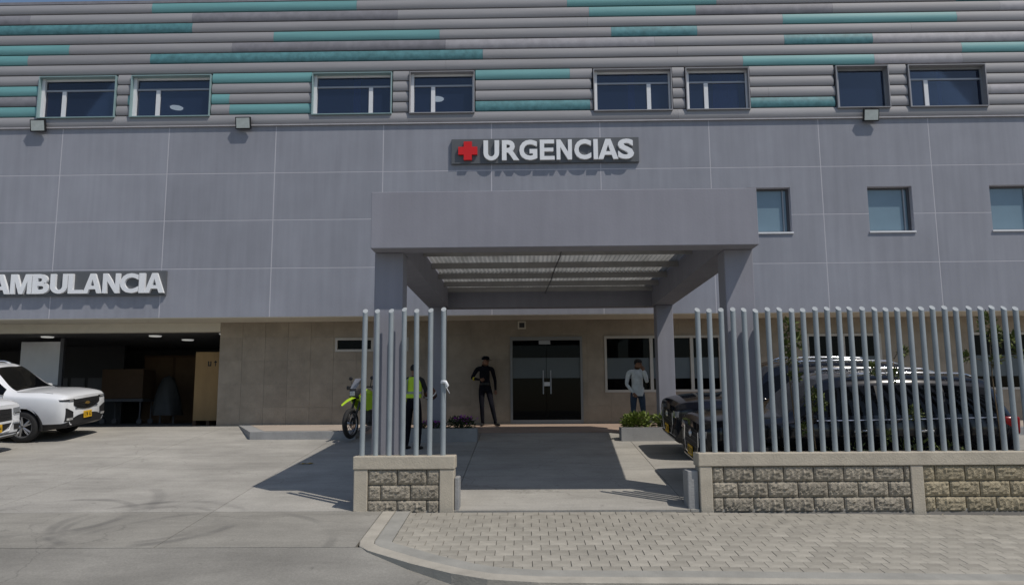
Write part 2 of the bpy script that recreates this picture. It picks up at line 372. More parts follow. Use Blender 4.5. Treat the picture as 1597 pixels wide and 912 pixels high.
X0, X1 = -19.7, 18.1
seams = [-14.308+2.7*i for i in range(-2, 13)]
for i in range(len(seams)-1):
    for j in range(4):
        pm = panel_mb(seams[i]+.011, seams[i+1]-.011, ZR[j]+(.011 if j else 0), ZR[j+1]-(.011 if j < 3 else 0), SMALLW, D, .0018)
        if pm: pm.build('facade_panel', m_panel, bld)
panel_mb(seams[0], seams[-1], ZR[0], ZR[-1], SMALLW, D+.0022, .2).build('facade_backing', m_joint, bld)
XL, XR = seams[0], seams[-1]
m_smallglass = M('frosted_blue_glass', lin(112, 134, 147), .06, var=.06, scale=1.5, spec=.8)
m_dgrey = M('dark_grey_metal', (.10, .10, .11), .5, var=.06)
for (a, b_, c, d) in SMALLW:
    wn = MB().box(a-.02, b_+.02, D-.035, D+.16, c-.035, c+.005).build('window', m_white, bld); wn.name = 'window'
    fr = panel_mb(a, b_, c+.006, d, [(a+.045, b_-.06, c+.05, d-.045)], D+.15, .05); fr.build('frame', m_dgrey, wn)
    MB().box(a+.03, b_-.03, D+.185, D+.195, c+.03, d-.03).build('pane', m_smallglass, wn)
    MB().box(b_-.16, b_-.135, D+.145, D+.184, c+.05, d-.045).build('mullion', m_alu, wn)
# ---- striped cladding
m_g = M('plank_grey', lin(148, 147, 150), .6, var=.09, scale=1.6, rand=.06, vec=(.3, 1, 4), bump=.05, spec=.35)
m_dk = M('plank_dark_grey', lin(130, 129, 135), .6, var=.16, scale=4, rand=.05, spec=.35)
m_li = M('plank_lilac', lin(158, 156, 161), .6, var=.14, scale=5, rand=.04, spec=.35)
m_te = M('plank_teal', lin(106, 155, 157), .55, var=.09, scale=1.8, rand=.05, vec=(.4, 1, 4), spec=.35)
m_td = M('plank_deep_teal', lin(84, 131, 137), .55, var=.26, scale=7, rand=.05, spec=.35)
PM = {'G': m_g, 'D': m_dk, 'L': m_li, 'T': m_te, 'S': m_td}
CL_T, CL_B = 11.845, 8.555; NR = 12; PH = (CL_T-CL_B)/NR
UW = [(-12.247, -10.318), (-9.893, -7.908), (-5.295, -3.326), (-2.838, -1.249), (1.772, 3.681), (4.072, 5.607), (7.801, 9.061), (9.587, 11.459), (13.6, 15.5)]
UZ0, UZ1 = 8.795, 9.850
def fx(px, z):                                         # facade position of a plank end noted along the cladding
    k = (z-1.5)/19.08; d0 = (px-798.5)/1242.0
    den = math.cos(TILT)+k*math.sin(TILT)
    return 19.08*(d0*den-.0169-.0067*(k*math.cos(TILT)-math.sin(TILT)))
ROWS = [
 [('G', 240), ('T', 562), ('G', 890), ('T', 1121), ('G', 1489), ('S', 1760)],
 [('D', 47), ('G', 303), ('D', 626), ('G', 924), ('T', 1089), ('D', 1300), ('G', 1556), ('L', 1800)],
 [('S', 303), ('G', 620), ('G', 1223), ('T', 1490), ('G', 1800)],
 [('G', 431), ('T', 691), ('G', 958), ('S', 1091), ('G', 1420), ('G', 1800)],
 [('T', 108), ('G', 365), ('D', 700), ('L', 1025), ('G', 1225), ('S', 1361), ('L', 1800)],
 [('T', 42), ('G', 236), ('S', 758), ('G', 1060), ('G', 1497), ('T', 1800)],
 [('G', 300), ('G', 700), ('G', 1161), ('T', 1363), ('L', 1498), ('G', 1800)],
 [('G', 330), ('T', 490), ('G', 741), ('T', 893), ('G', 1300), ('G', 1800)],
 [('T', 64), ('G', 490), ('G', 926), ('G', 1300), ('G', 1800)],
 [('D', 64), ('G', 200), ('T', 360), ('G', 741), ('G', 1200), ('G', 1540), ('L', 1800)],
 [('T', 64), ('G', 360), ('T', 490), ('G', 741), ('S', 924), ('G', 1170), ('S', 1302), ('G', 1800)],
 [('G', 180), ('G', 640), ('G', 1060), ('G', 1800)]]
def plank(x0, x1, zt, mat, y=D):
    pr = [(.0, PH-.004), (-.022, PH-.012), (-.044, PH*.72), (-.057, PH*.48), (-.053, PH*.24), (-.034, .016), (-.006, .005), (.03, .005), (.03, PH-.004)]
    b = MB(); n = len(pr); x0 += .0015; x1 -= .0015
    v = [(x0, y+p[0], zt-PH+p[1]) for p in pr]+[(x1, y+p[0], zt-PH+p[1]) for p in pr]
    b.add(v, [(i, (i+1) % n, n+(i+1) % n, n+i) for i in range(n)]+[tuple(range(n-1, -1, -1)), tuple(range(n, 2*n))])
    o = b.build('cladding_plank', mat, bld, smooth=True)
    o.data.set_sharp_from_angle(angle=math.radians(38)); return o
gaps = [(a-.045, b_+.045) for a, b_ in UW]
for r, segs in enumerate(ROWS):
    zt = CL_T-r*PH; zc = zt-PH/2; x = XL
    cells = []
    for (k, px) in segs:
        xe = XR if px >= 1760 else fx(px, zc)
        cells.append((x, xe, k)); x = xe
    if cells[-1][1] < XR: cells.append((x, XR, 'G'))
    for (a, b_, k) in cells:
        pieces = [(a, b_)]
        if UZ0-.02 < zc < UZ1+.03:
            for (ga, gb) in gaps:
                nx = []
                for (p, q) in pieces:
                    if gb <= p or ga >= q: nx.append((p, q)); continue
                    if p < ga: nx.append((p, ga))
                    if gb < q: nx.append((gb, q))
                pieces = nx
        for (p, q) in pieces:
            if q-p < .03: continue
            n = max(1, round((q-p)/5.2))
            for i in range(n): plank(p+(q-p)*i/n, p+(q-p)*(i+1)/n, zt, PM[k])
allw = [(a-.03, b_+.03, UZ0-.02, UZ1+.02) for a, b_ in UW]
panel_mb(XL, XR, ZR[-1], CL_T, allw, D+.035, .1).build('cladding_backing', M('backing_dark', (.05, .05, .055), .9), bld)
MB().box(XL, XR, D-.055, D+.03, ZR[-1]+.003, ZR[-1]+.032).build('flashing_strip', M('flashing', (.42, .41, .43), .6), bld)
MB().box(XL, XR, D-.03, D+.3, CL_T+.003, CL_T+.075).build('parapet_coping', m_dk, bld)
m_uglass = glass('upper_window_glass', (.62, .68, .75), .72, base=(.03, .05, .12), ior=1.75)
m_tealm = M('teal_metal', lin(138, 162, 164), .5, var=.06)
m_grm = M('grey_trim_metal', lin(146, 146, 150), .5, var=.06)
MUL = [.29, .31, .73, .35, .72, .33, None, .25, .3]
m_blue = M('blue_curtain', (.08, .14, .80), .8, var=.25, scale=6, vec=(8, 8, .3))
for k, (a, b_) in enumerate(UW):
    z0, z1 = UZ0, UZ1; sm = m_tealm if k in (0, 1, 2) else m_grm
    sr = MB()
    t = .022
    sr.box(a-t, a, D-.10, D+.14, z0-t, z1+t); sr.box(b_, b_+t, D-.10, D+.14, z0-t, z1+t)
    sr.box(a, b_, D-.10, D+.14, z1, z1+t); sr.box(a, b_, D-.10, D+.14, z0-t, z0)
    wn = sr.build('window', sm, bld); wn['label'] = 'upper window with projecting metal surround'
    fw = .05; ztr = z1-.30; y0, y1 = D+.07, D+.12
    fm = MB()
    fm.box(a, a+fw*1.5, y0-.05, y1, z0, z1); fm.box(b_-fw*.8, b_, y0, y1, z0, z1); fm.box(a+fw*1.5, b_-fw*.8, y0, y1, z1-fw, z1); fm.box(a+fw*1.5, b_-fw*.8, y0-.02, y1, z0, z0+.035)
    fm.build('frame', m_white if k < 6 else m_alu, wn)
    if MUL[k]:
        xm = a+(b_-a)*MUL[k]
        MB().box(a+fw*1.5+.001, b_-fw*.8-.001, y0+.004, y1-.004, ztr-.025, ztr+.02).build('transom', m_alu, wn)
        MB().box(xm-.05, xm+.05, y0-.005, y1-.002, z0+.036, ztr-.026).build('mullion', m_white, wn)
        MB().box(a+fw*1.5, xm-.051, y1-.02, y1-.012, z0+.036, ztr-.026).build('pane', m_uglass, wn)
        MB().box(xm+.051, b_-fw*.8, y1-.02, y1-.012, z0+.036, ztr-.026).build('pane', m_uglass, wn)
        MB().box(a+fw*1.5, b_-fw*.8, y1-.02, y1-.012, ztr+.021, z1-fw).build('pane', m_uglass, wn)
    else:
        MB().box(a+fw*1.5, b_-fw*.8, y1-.02, y1-.012, z0+.036, z1-fw).build('pane', m_uglass, wn)
    cu = {0: (.37, .47), 2: (.47, .56), 4: (.47, .56), 5: (.5, .92), 7: (.5, .55)}.get(k)
    if cu:
        c = MB(); n = 10; xa, xb = a+(b_-a)*cu[0], a+(b_-a)*cu[1]
        v = []
        for i in range(n+1):
            xx = xa+(xb-xa)*i/n; yy = D+.42+.035*math.sin(i*2.2)
            v += [(xx, yy, 8.7), (xx, yy, 10.05)]
        c.add(v, [(2*i, 2*i+2, 2*i+3, 2*i+1) for i in range(n)]); c.build('curtain', m_blue, wn, smooth=True)
# upper rooms behind the windows
rm = MB(); rm.add([(XL, D+.2, 8.62), (XR, D+.2, 8.62), (XR, 24.5, 8.62), (XL, 24.5, 8.62), (XL, D+.2, 10.2), (XR, D+.2, 10.2), (XR, 24.5, 10.2), (XL, 24.5, 10.2)],
    [(0, 1, 2, 3), (4, 7, 6, 5), (2, 3, 7, 6), (0, 3, 7, 4), (1, 2, 6, 5)])
rm.build('upper_rooms', M('room_paint', (.30, .32, .36), .9, var=.05), bld, fixn=False)
for i, xx in enumerate((-13.0, -10.1, -6.6, -2.45, .2, 3.0, 6.8, 10.2)):
    if i in (1, 3):
        MB().lathe([(.001, 10.17), (.17, 10.17), (.18, 10.185), (.18, 10.199)], 20, 'z', (xx, 22.0 if i == 1 else 21.6, 0)).build('ceiling_lamp', M('room_lamp', (1, .97, .9), .5, var=0, emit=1.6), bld)
# building mass
ms = M('side_wall_paint', lin(120, 120, 128), .8, var=.06)
b = MB(); b.box(XL-.2, XL, D+.02, 32, 3.72, 11.9); b.box(XR, XR+.2, D+.02, 32, 3.72, 11.9); b.box(XL-.2, XR+.2, 31.8, 32, 1.0, 11.9); b.box(XL-.2, XR+.2, D+.1, 32, 11.65, 11.8)
b.box(XL-.2, XL, DS, 32, 1.0, 3.71); b.box(XR, XR+.2, DS, 32, 1.0, 3.71)
b.build('outer_walls', ms, bld)
MB().box(XL, XR, D+.02, 31.8, 3.72, 3.9).build('floor_slab', m_gwall, bld)
MB().box(XL, XR, D+.004, DS+.3, 3.700, 3.719).build('soffit', m_cream, bld)
# ---- stone ground floor: square tiles with real openings
OPEN = [(-7.0-.0, -7.0, 0, 0), (-4.86, -2.98, 2.93, 3.285), (-.40, 1.43, 1.0, 3.275), (1.985, 4.93, 1.86, 3.275), (7.08, 8.95, 1.86, 3.29), (11.2, 13.1, 1.86, 3.29)]
GX = -7.82
tz = [1.0, 1.54, 2.13, 2.72, 3.31, 3.70]; x = GX; tiles = []
while x < XR:
    x2 = min(x+.585, XR)
    for j in range(5):
        yy = DS+rnd.uniform(-.0015, .0015); spans = [(tz[j]+.003, tz[j+1]-.003)]
        for h in OPEN[1:]:
            if h[0] <= x+.003 and h[1] >= x2-.003: spans = [s for a, c in spans for s in ((a, min(c, h[2])), (max(a, h[3]), c)) if s[1]-s[0] > .004]
        for (a, c) in spans:
            pm = panel_mb(x+.003, x2-.003, a, c, OPEN[1:], yy, .014)
            if pm: pm.build('stone_tile', m_stone, bld)
    x = x2
panel_mb(GX, XR, 1.0, 3.70, OPEN[1:], DS+.007, .24).build('tile_backing', m_grout, bld)
m_dglass = glass('door_glass', (.22, .24, .25), .6, base=(.006, .007, .008), ior=1.2)
m_frost = M('frosted_film', (.085, .105, .115), .4, var=.06, spec=.5)
m_frame = M('pale_window_frame', (.46, .44, .40), .5, var=.05)
def low_window(a, b_, c, d, muls, film, nm='window'):
    wn = panel_mb(a+.002, b_-.002, c+.002, d-.002, [(a+.06, b_-.06, c+.06, d-.06)], DS-.015, .12).build(nm, m_frame, bld)
    xs_ = [a+.06]+list(muls)+[b_-.06]
    for mx in muls: MB().box(mx-.04, mx+.04, DS-.008, DS+.09, c+.061, d-.061).build('mullion', m_frame, wn)
    for i in range(len(xs_)-1):
        p, q = xs_[i]+(.041 if i else 0), xs_[i+1]-(.041 if i < len(xs_)-2 else 0)
        MB().box(p, q, DS+.05, DS+.058, c+.061, d-.061).build('pane', m_dglass, wn)
        if film: MB().box(p+.002, q-.002, DS+.044, DS+.0485, film[0], film[1]).build('frosted_band', m_frost, wn)
    return wn
low_window(-4.86, -2.98, 2.93, 3.285, [-3.9], None)
low_window(1.985, 4.93, 1.86, 3.275, [3.17, 4.19], (2.20, 2.72))
low_window(7.08, 8.95, 1.86, 3.29, [8.0], (2.20, 2.72))
low_window(11.2, 13.1, 1.86, 3.29, [12.1], (2.20, 2.72))
# entrance door: two glass leaves
dr = panel_mb(-.398, 1.428, 1.095, 3.272, [(-.34, 1.37, 1.19, 3.18)], DS-.02, .12).build('entrance_door', M('door_frame', (.22, .225, .225), .5, metal=.2, var=.05), bld)
for a, b_ in ((-.338, .512), (.518, 1.368)):
    lf = MB().box(a, b_, DS+.03, DS+.042, 1.195, 3.178).build('glass_leaf', m_dglass, dr)
    MB().box(a+.003, b_-.003, DS+.024, DS+.0285, 2.23, 2.74).build('frosted_band', m_frost, dr)
    hx = .43 if a < 0 else .62
    MB().tube([(hx, DS-.05, 1.83), (hx, DS-.05, 2.42)], .016, 8).tube([(hx, DS-.05, 1.9), (hx, DS+.026, 1.9)], .01, 6).tube([(hx, DS-.05, 2.35), (hx, DS+.026, 2.35)], .01, 6).build('handle', m_alu, dr)
MB().box(.33, .62, DS+.0, DS+.028, 3.08, 3.175).build('door_closer', m_alu, dr)
MB().box(.455, .60, DS+.019, DS+.0235, 2.03, 2.13).build('paper_notice', m_white, dr)
b = panel_mb(-.20, .005, 3.47, 3.67, [(-.165, -.03, 3.505, 3.635)], DS-.02, .03); vt = b.build('wall_vent', m_cream, bld)
MB().box(-.163, -.032, DS-.006, DS-.002, 3.507, 3.633).build('grille', m_dark, vt)
# dim lobby behind the glass
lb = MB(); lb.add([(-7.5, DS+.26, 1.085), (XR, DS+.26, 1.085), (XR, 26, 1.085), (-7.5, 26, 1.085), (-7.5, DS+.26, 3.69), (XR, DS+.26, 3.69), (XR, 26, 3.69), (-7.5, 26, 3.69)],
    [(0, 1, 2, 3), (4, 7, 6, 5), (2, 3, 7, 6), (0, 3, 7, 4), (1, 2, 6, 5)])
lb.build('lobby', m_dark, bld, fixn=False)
# ---- ambulance bay
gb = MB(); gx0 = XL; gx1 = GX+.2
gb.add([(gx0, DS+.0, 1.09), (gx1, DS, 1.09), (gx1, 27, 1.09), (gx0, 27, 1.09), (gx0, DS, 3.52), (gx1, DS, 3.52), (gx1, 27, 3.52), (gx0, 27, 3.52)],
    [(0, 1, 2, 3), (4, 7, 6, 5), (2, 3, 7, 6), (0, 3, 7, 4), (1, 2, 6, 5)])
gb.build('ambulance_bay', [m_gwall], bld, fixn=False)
MB().box(XL, GX-.002, DS-.004, DS+.22, 3.47, 3.698).build('lintel', m_cream, bld)
MB().box(GX-.0, GX+.06, DS+.012, DS+.5, 1.09, 3.6).build('bay_jamb', m_stone, bld)
m_lamp = M('bay_lamp', (.95, .95, .9), .5, var=0, emit=.35)
for (lx, ly) in ((-13.2, 21.7), (-10.2, 21.7), (-9.85, 23.0), (-8.1, 21.3)):
    MB().lathe([(.001, 3.49), (.15, 3.49), (.17, 3.519)], 18, 'z', (lx, ly, 0)).build('ceiling_lamp', m_lamp, bld)
pp = MB().box(-14.1, -13.0, 22.0, 22.06, 2.2, 3.4).build('partition_panel', m_white, bld)
MB().box(-13.0, -12.9, 22.0, 22.1, 1.09, 3.5).build('bay_post', m_dgrey, bld)
MB().box(-15.5, -12.6, 24.8, 24.9, 1.09, 3.5).build('bay_screen', m_dark, bld)
for i in range(5): MB().box(-15.3+i*.54, -14.86+i*.54, 24.77, 24.797, 1.9, 2.5).build('screen_pane', m_dgrey, bld)
# ================================================================== CANOPY
can = thing('entrance_canopy', 'grey concrete porte-cochere canopy over the emergency driveway', 'canopy')
m_can = M('canopy_paint', lin(142, 142, 151), .78, var=.06, scale=1.2, bump=.08, bscale=30, streak=.06, spec=.3)
CX0, CX1 = -2.20, 3.31
MB().cbox(CX0, CX1, 11.10, 11.48, 3.752, 4.575, .008).build('front_fascia', m_can, can)
MB().cbox(CX0, CX0+.44, 11.482, 18.0, 3.752, 4.56, .008).build('side_beam', m_can, can)
MB().cbox(CX1-.44, CX1, 11.482, 18.0, 3.752, 4.56, .008).build('side_beam', m_can, can)
MB().cbox(CX0, CX1, 18.002, 18.3, 3.752, 4.56, .008).build('rear_beam', m_can, can)
for sx in (CX0+.0, CX1-.42):
    MB().cbox(sx+.002, sx+.418, 11.43, 11.84, gz(11.4)-.05, 3.7515, .012).build('column', m_can, can)
    MB().cbox(sx+.03, sx+.40, 17.72, 18.10, gz(17.7)-.05, 3.7515, .012).build('column', m_can, can)
m_sheet = bpy.data.materials.new('roof_sheet'); m_sheet.use_nodes = True; MATS['roof_sheet'] = m_sheet
n_ = m_sheet.node_tree.nodes; L_ = m_sheet.node_tree.links; n_.clear()
o_ = n_.new('ShaderNodeOutputMaterial'); d_ = n_.new('ShaderNodeBsdfDiffuse'); t_ = n_.new('ShaderNodeBsdfTranslucent'); mx_ = n_.new('ShaderNodeMixShader')
nz_ = n_.new('ShaderNodeTexNoise'); nz_.inputs['Scale'].default_value = 1.6; nz_.inputs['Detail'].default_value = 7
tc_ = n_.new('ShaderNodeTexCoord'); mp_ = n_.new('ShaderNodeMapping'); mp_.inputs['Scale'].default_value = (3, .6, 1); L_.new(tc_.outputs['Object'], mp_.inputs[0]); L_.new(mp_.outputs[0], nz_.inputs['Vector'])
rp_ = n_.new('ShaderNodeValToRGB'); rp_.color_ramp.elements[0].position = .3; rp_.color_ramp.elements[1].position = .75
rp_.color_ramp.elements[0].color = (.30, .30, .285, 1); rp_.color_ramp.elements[1].color = (.50, .50, .485, 1); L_.new(nz_.outputs['Fac'], rp_.inputs[0])
L_.new(rp_.outputs[0], d_.inputs[0]); L_.new(rp_.outputs[0], t_.inputs[0]); mx_.inputs[0].default_value = .32
L_.new(d_.outputs[0], mx_.inputs[1]); L_.new(t_.outputs[0], mx_.inputs[2]); L_.new(mx_.outputs[0], o_.inputs[0])
nw = 56
for (ya, yb) in ((11.5, 13.6), (13.62, 15.9), (15.92, 17.99)):
    b = MB(); v = []
    for i in range(nw*2+1):
        xx = CX0+.45+(CX1-CX0-.90)*i/(nw*2); zz = 4.20+(.018 if i % 2 else 0)
        v += [(xx, ya-.05, zz), (xx, yb+.05, zz+.012)]
    b.add(v, [(2*i, 2*i+2, 2*i+3, 2*i+1) for i in range(nw*2)]); b.build('roof_sheet', m_sheet, can, fixn=False)
m_purl = M('purlin_steel', (.30, .29, .28), .6, var=.1)
for yy in (12.4, 13.5, 14.75, 15.95, 17.0, 17.85):
    MB().box(CX0+.442, CX1-.442, yy-.03, yy+.03, 4.09, 4.194).build('purlin', m_purl, can)
MB().tube([(.62, 11.5, 4.07), (.60, 13.5, 4.06), (.55, 15, 4.07), (.52, 16.2, 4.06), (.45, 17.98, 4.07)], .012, 6).build('conduit', m_dgrey, can)
# ================================================================== SIGNS
def glyph(ch, bold=.034):
    cu = bpy.data.curves.new('t', 'FONT'); cu.body = ch; cu.size = 1; cu.offset = bold; cu.extrude = .5; cu.resolution_u = 4
    ob = bpy.data.objects.new('t', cu); COL.objects.link(ob)
    dg = bpy.context.evaluated_depsgraph_get(); me = bpy.data.meshes.new_from_object(ob.evaluated_get(dg))
    bpy.data.objects.remove(ob); bpy.data.curves.remove(cu)
    vs = [v.co.copy() for v in me.vertices]; fs = [tuple(p.vertices) for p in me.polygons]; bpy.data.meshes.remove(me)
    return vs, fs
_arc = lambda cx, cz, rx, rz, a0, a1, n=10: [(cx+rx*math.cos(a0+(a1-a0)*i/n), cz+rz*math.sin(a0+(a1-a0)*i/n)) for i in range(n+1)]
STRAIGHT = {
 'M': [[(0, 0), (.2, 0), (.2, .66), (.41, 0), (.59, 0), (.8, .66), (.8, 0), (1, 0), (1, 1), (.70, 1), (.5, .34), (.30, 1), (0, 1)]],
 'N': [[(0, 0), (.25, 0), (.25, .62), (.74, 0), (1, 0), (1, 1), (.75, 1), (.75, .38), (.26, 1), (0, 1)]],
 'E': [[(0, 0), (1, 0), (1, .18), (.30, .18), (.30, .42), (.92, .42), (.92, .59), (.30, .59), (.30, .82), (.97, .82), (.97, 1), (0, 1)]],
 'L': [[(0, 0), (1, 0), (1, .18), (.32, .18), (.32, 1), (0, 1)]], 'I': [[(0, 0), (1, 0), (1, 1), (0, 1)]],
 'U': [[(0, 1)]+_arc(.5, .37, .5, .37, math.pi, 2*math.pi)+[(1, 1), (.71, 1)]+_arc(.5, .38, .21, .19, 2*math.pi, math.pi)+[(.29, 1)]],
 'A': [[(0, 0), (.25, 0), (.33, .21), (.5, .21), (.5, .385), (.393, .385), (.5, .72), (.5, 1), (.37, 1)], [(1, 0), (.63, 1), (.5, 1), (.5, .72), (.607, .385), (.5, .385), (.5, .21), (.67, .21), (.75, 0)]]}
def letter(ch, x0, x1, y0, y1, z0, z1, mat, parent, bold=.034, nm='letter', rot=None):
    if ch in STRAIGHT:
        b = MB()
        for pl in STRAIGHT[ch]: b.prism([(x0+p[0]*(x1-x0), z0+p[1]*(z1-z0)) for p in pl], y0, y1)
        if len(STRAIGHT[ch]) > 1:                      # join the halves along the middle
            me = bmesh.new(); vs = [me.verts.new(v) for v in b.v]
            for f in b.f: me.faces.new([vs[i] for i in f])
            bmesh.ops.remove_doubles(me, verts=me.verts[:], dist=1e-5); me.verts.index_update()
            c = MB(); inner = [f for f in me.faces if all(abs(v.co.x-(x0+x1)/2) < 1e-5 for v in f.verts)]
            bmesh.ops.delete(me, geom=inner, context='FACES'); me.verts.index_update()
            c.add([v.co.copy() for v in me.verts], [[v.index for v in f.verts] for f in me.faces]); me.free(); b = c
        o = b.build(nm, mat, parent); o['label'] = 'raised white letter %s' % ch; return o
    vs, fs = glyph(ch, bold)
    ax, bx_ = min(v.x for v in vs), max(v.x for v in vs); ay, by = min(v.y for v in vs), max(v.y for v in vs)
    b = MB(); b.add([(x0+(v.x-ax)/(bx_-ax)*(x1-x0), y1+(y0-y1)*(v.z+.5), z0+(v.y-ay)/(by-ay)*(z1-z0)) for v in vs], fs)
    o = b.build(nm, mat, parent); o['label'] = 'raised white letter %s' % ch if nm == 'letter' else nm; return o
m_let = M('white_letter', (.80, .81, .83), .45, var=.03)
m_plate = M('sign_plate', (.105, .11, .118), .45, var=.05, scale=2)
sg = thing('emergency_sign', 'dark wall sign with red cross and raised white letters URGENCIAS', 'sign', (0, 0, 0))
PY = D-.07
MB().cbox(-1.80, 2.835, PY, D+.0, 7.46, 8.095, .006).build('plate', m_plate, sg)
kx = lambda p: (-1.627+(p-120)*(.474/150))                       # position along the sign in metres
cz, cxx, a, t = 7.775, -1.39, .235, .10
MB().prism([(cxx-a, cz-t), (cxx-t, cz-t), (cxx-t, cz-a), (cxx+t, cz-a), (cxx+t, cz-t), (cxx+a, cz-t), (cxx+a, cz+t), (cxx+t, cz+t), (cxx+t, cz+a), (cxx-t, cz+a), (cxx-t, cz+t), (cxx-a, cz+t)], PY-.07, PY-.001).build('red_cross', M('red_plastic', (.62, .012, .014), .4, var=.03), sg)
for ch, p0, p1 in (('U', 318, 440), ('R', 462, 597), ('G', 598, 738), ('E', 758, 873), ('N', 888, 1008), ('C', 1027, 1158), ('I', 1176, 1210), ('A', 1212, 1368), ('S', 1366, 1490)):
    letter(ch, kx(p0), kx(p1), PY-.075, PY-.001, 7.52, 8.03, m_let, sg, .036)
sg2 = thing('ambulance_sign', 'dark wall sign with raised white letters AMBULANCIA above the vehicle bay', 'sign', (0, 0, 0))
MB().cbox(-13.65, -8.75, PY, D, 4.255, 4.86, .006).build('plate', m_plate, sg2)
kq = lambda p: -12.53+(p-47)*(12.53-8.765)/(888-47)
for ch, p0, p1 in (('A', -70, 44), ('M', 47, 163), ('B', 167, 259), ('U', 265, 360), ('L', 364, 445), ('A', 446, 547), ('N', 553, 645), ('C', 648, 748), ('I', 751, 783), ('A', 782, 888)):
    letter(ch, kq(p0), kq(p1), PY-.075, PY-.001, 4.305, 4.79, m_let, sg2, .014 if ch == 'M' else .036)
# ---- floodlights
m_blk = M('black_housing', (.015, .015, .017), .5, var=0)
m_lens = M('lamp_lens', (.50, .54, .52), .25, var=.12, scale=8)
fl0 = thing('floodlight', 'square black floodlight over the AMBULANCIA sign, under the two closely paired teal-framed windows', 'floodlight', (-12.17, D-.10, 8.60))
hd = MB().box(-.19, .19, -.03, .03, -.15, .15).build('housing', m_blk, fl0); hd.rotation_euler = (math.radians(12), 0, 0); hd.location = (0, -.03, -.04)
ln = MB().box(-.165, .165, -.037, -.031, -.125, .125).build('lens', m_lens, hd)
MB().box(-.03, .03, .03, .10, -.05, -.02).build('bracket', m_blk, fl0)
fl1 = copy_tree(fl0); fl1.location = (-7.0, D-.10, 8.60); fl1['label'] = 'square black floodlight on the wall top between teal-framed windows and next window pair'
fl2 = copy_tree(fl0); fl2.location = (8.55, D-.10, 8.60); fl2['label'] = 'square black floodlight under the single-pane upper window'
for f_ in (fl0, fl1, fl2): f_['group'] = 'floodlights along the facade'
# ================================================================== FENCES
m_plast = M('wall_plaster', (.47, .42, .34), .88, var=.12, scale=5, bump=.35, bscale=50, spec=.2)
m_pipe = M('pipe_paint', (.27, .305, .325), .6, var=.16, scale=6, vec=(3, 3, .5), spec=.5, bump=.05)
m_pcap = M('pipe_end', (.36, .385, .40), .7, var=.1)
m_mort = M('dark_mortar', (.17, .155, .13), .95, var=.2, scale=12)
def rock(name, col): return M(name, col, .95, var=.30, scale=16, bump=.9, bscale=55, rand=.10, spec=.15)
m_rk = rock('split_block_grey', (.32, .285, .23)); m_rk2 = rock('split_block_tan', (.35, .30, .21))
BV = {}
def block_mesh(wd, ht, var, mat):
    key = (round(wd, 3), round(ht, 3), var, mat.name)
    if key in BV: return BV[key]
    nx, nz = max(5, int(wd/.026)), max(4, int(ht/.026)); b = MB(); v = []
    for j in range(nz+1):
        for i in range(nx+1):
            x = wd*i/nx; z = ht*j/nz; ed = min(i, nx-i, j, nz-j)
            d = 0 if ed == 0 else -.018-.020*noise.fractal(Vector((x*24+var*7.3, z*24, var*3.1)), .7, 2.0, 4)-.012*rnd.random()
            if ed == 1: d *= .75
            v.append((x, d, z))
    f = [(j*(nx+1)+i, j*(nx+1)+i+1, (j+1)*(nx+1)+i+1, (j+1)*(nx+1)+i) for j in range(nz) for i in range(nx)]
    o = len(v); v += [(0, .05, 0), (wd, .05, 0), (wd, .05, ht), (0, .05, ht)]
    c = [0, nx, (nz+1)*(nx+1)-1, nz*(nx+1)]
    f += [(c[0], o, o+1)+tuple(range(nx, 0, -1)), (c[3], )+tuple(c[3]+i for i in range(1, nx+1))+(o+2, o+3)]
    f += [(c[0], )+tuple(j*(nx+1) for j in range(1, nz+1))+(o+3, o), tuple(j*(nx+1)+nx for j in range(nz, -1, -1))+(o+1, o+2)]
    me = bpy.data.meshes.new('block'); me.from_pydata(v, [], f); me.materials.append(mat); BV[key] = me; return me
FY = 11.1
def blocks(root, xa, xb, zbase, ztop, mat, back, offs=(0, .2, .05)):
    z = ztop; r = 0
    while z > zbase+.02:
        h = min(.205, z-zbase); zb = z-h
        x = xa-offs[r % 3]-.0
        while x < xb-.01:
            p, q = max(x, xa), min(x+.405, xb)
            if q-p > .05: mesh_obj('block', block_mesh(q-p-.012, h-.012, rnd.randrange(4), mat), root, (p+.006, FY+.028, zb+.006))
            x += .405
        z = zb; r += 1
    MB().box(xa, xb, FY+.052, FY+.28, zbase, ztop).build('core', back, root)
def pipe(root, x, top, base=.84, y=FY+.17, r=.037):
    b = MB(); seg = 14; n = 2
    v = []
    for k in range(seg):
        an = 2*math.pi*k/seg; v.append((r*math.cos(an), r*math.sin(an), 0))
    for k in range(seg):
        an = 2*math.pi*k/seg; v.append((r*math.cos(an), r*math.sin(an), top-base+r*math.sin(an)*.9))
    b.add(v, [(k, (k+1) % seg, seg+(k+1) % seg, seg+k) for k in range(seg)]); 
    b.mi = 1; b.add([v[seg+k] for k in range(seg)], [tuple(range(seg))])
    return b
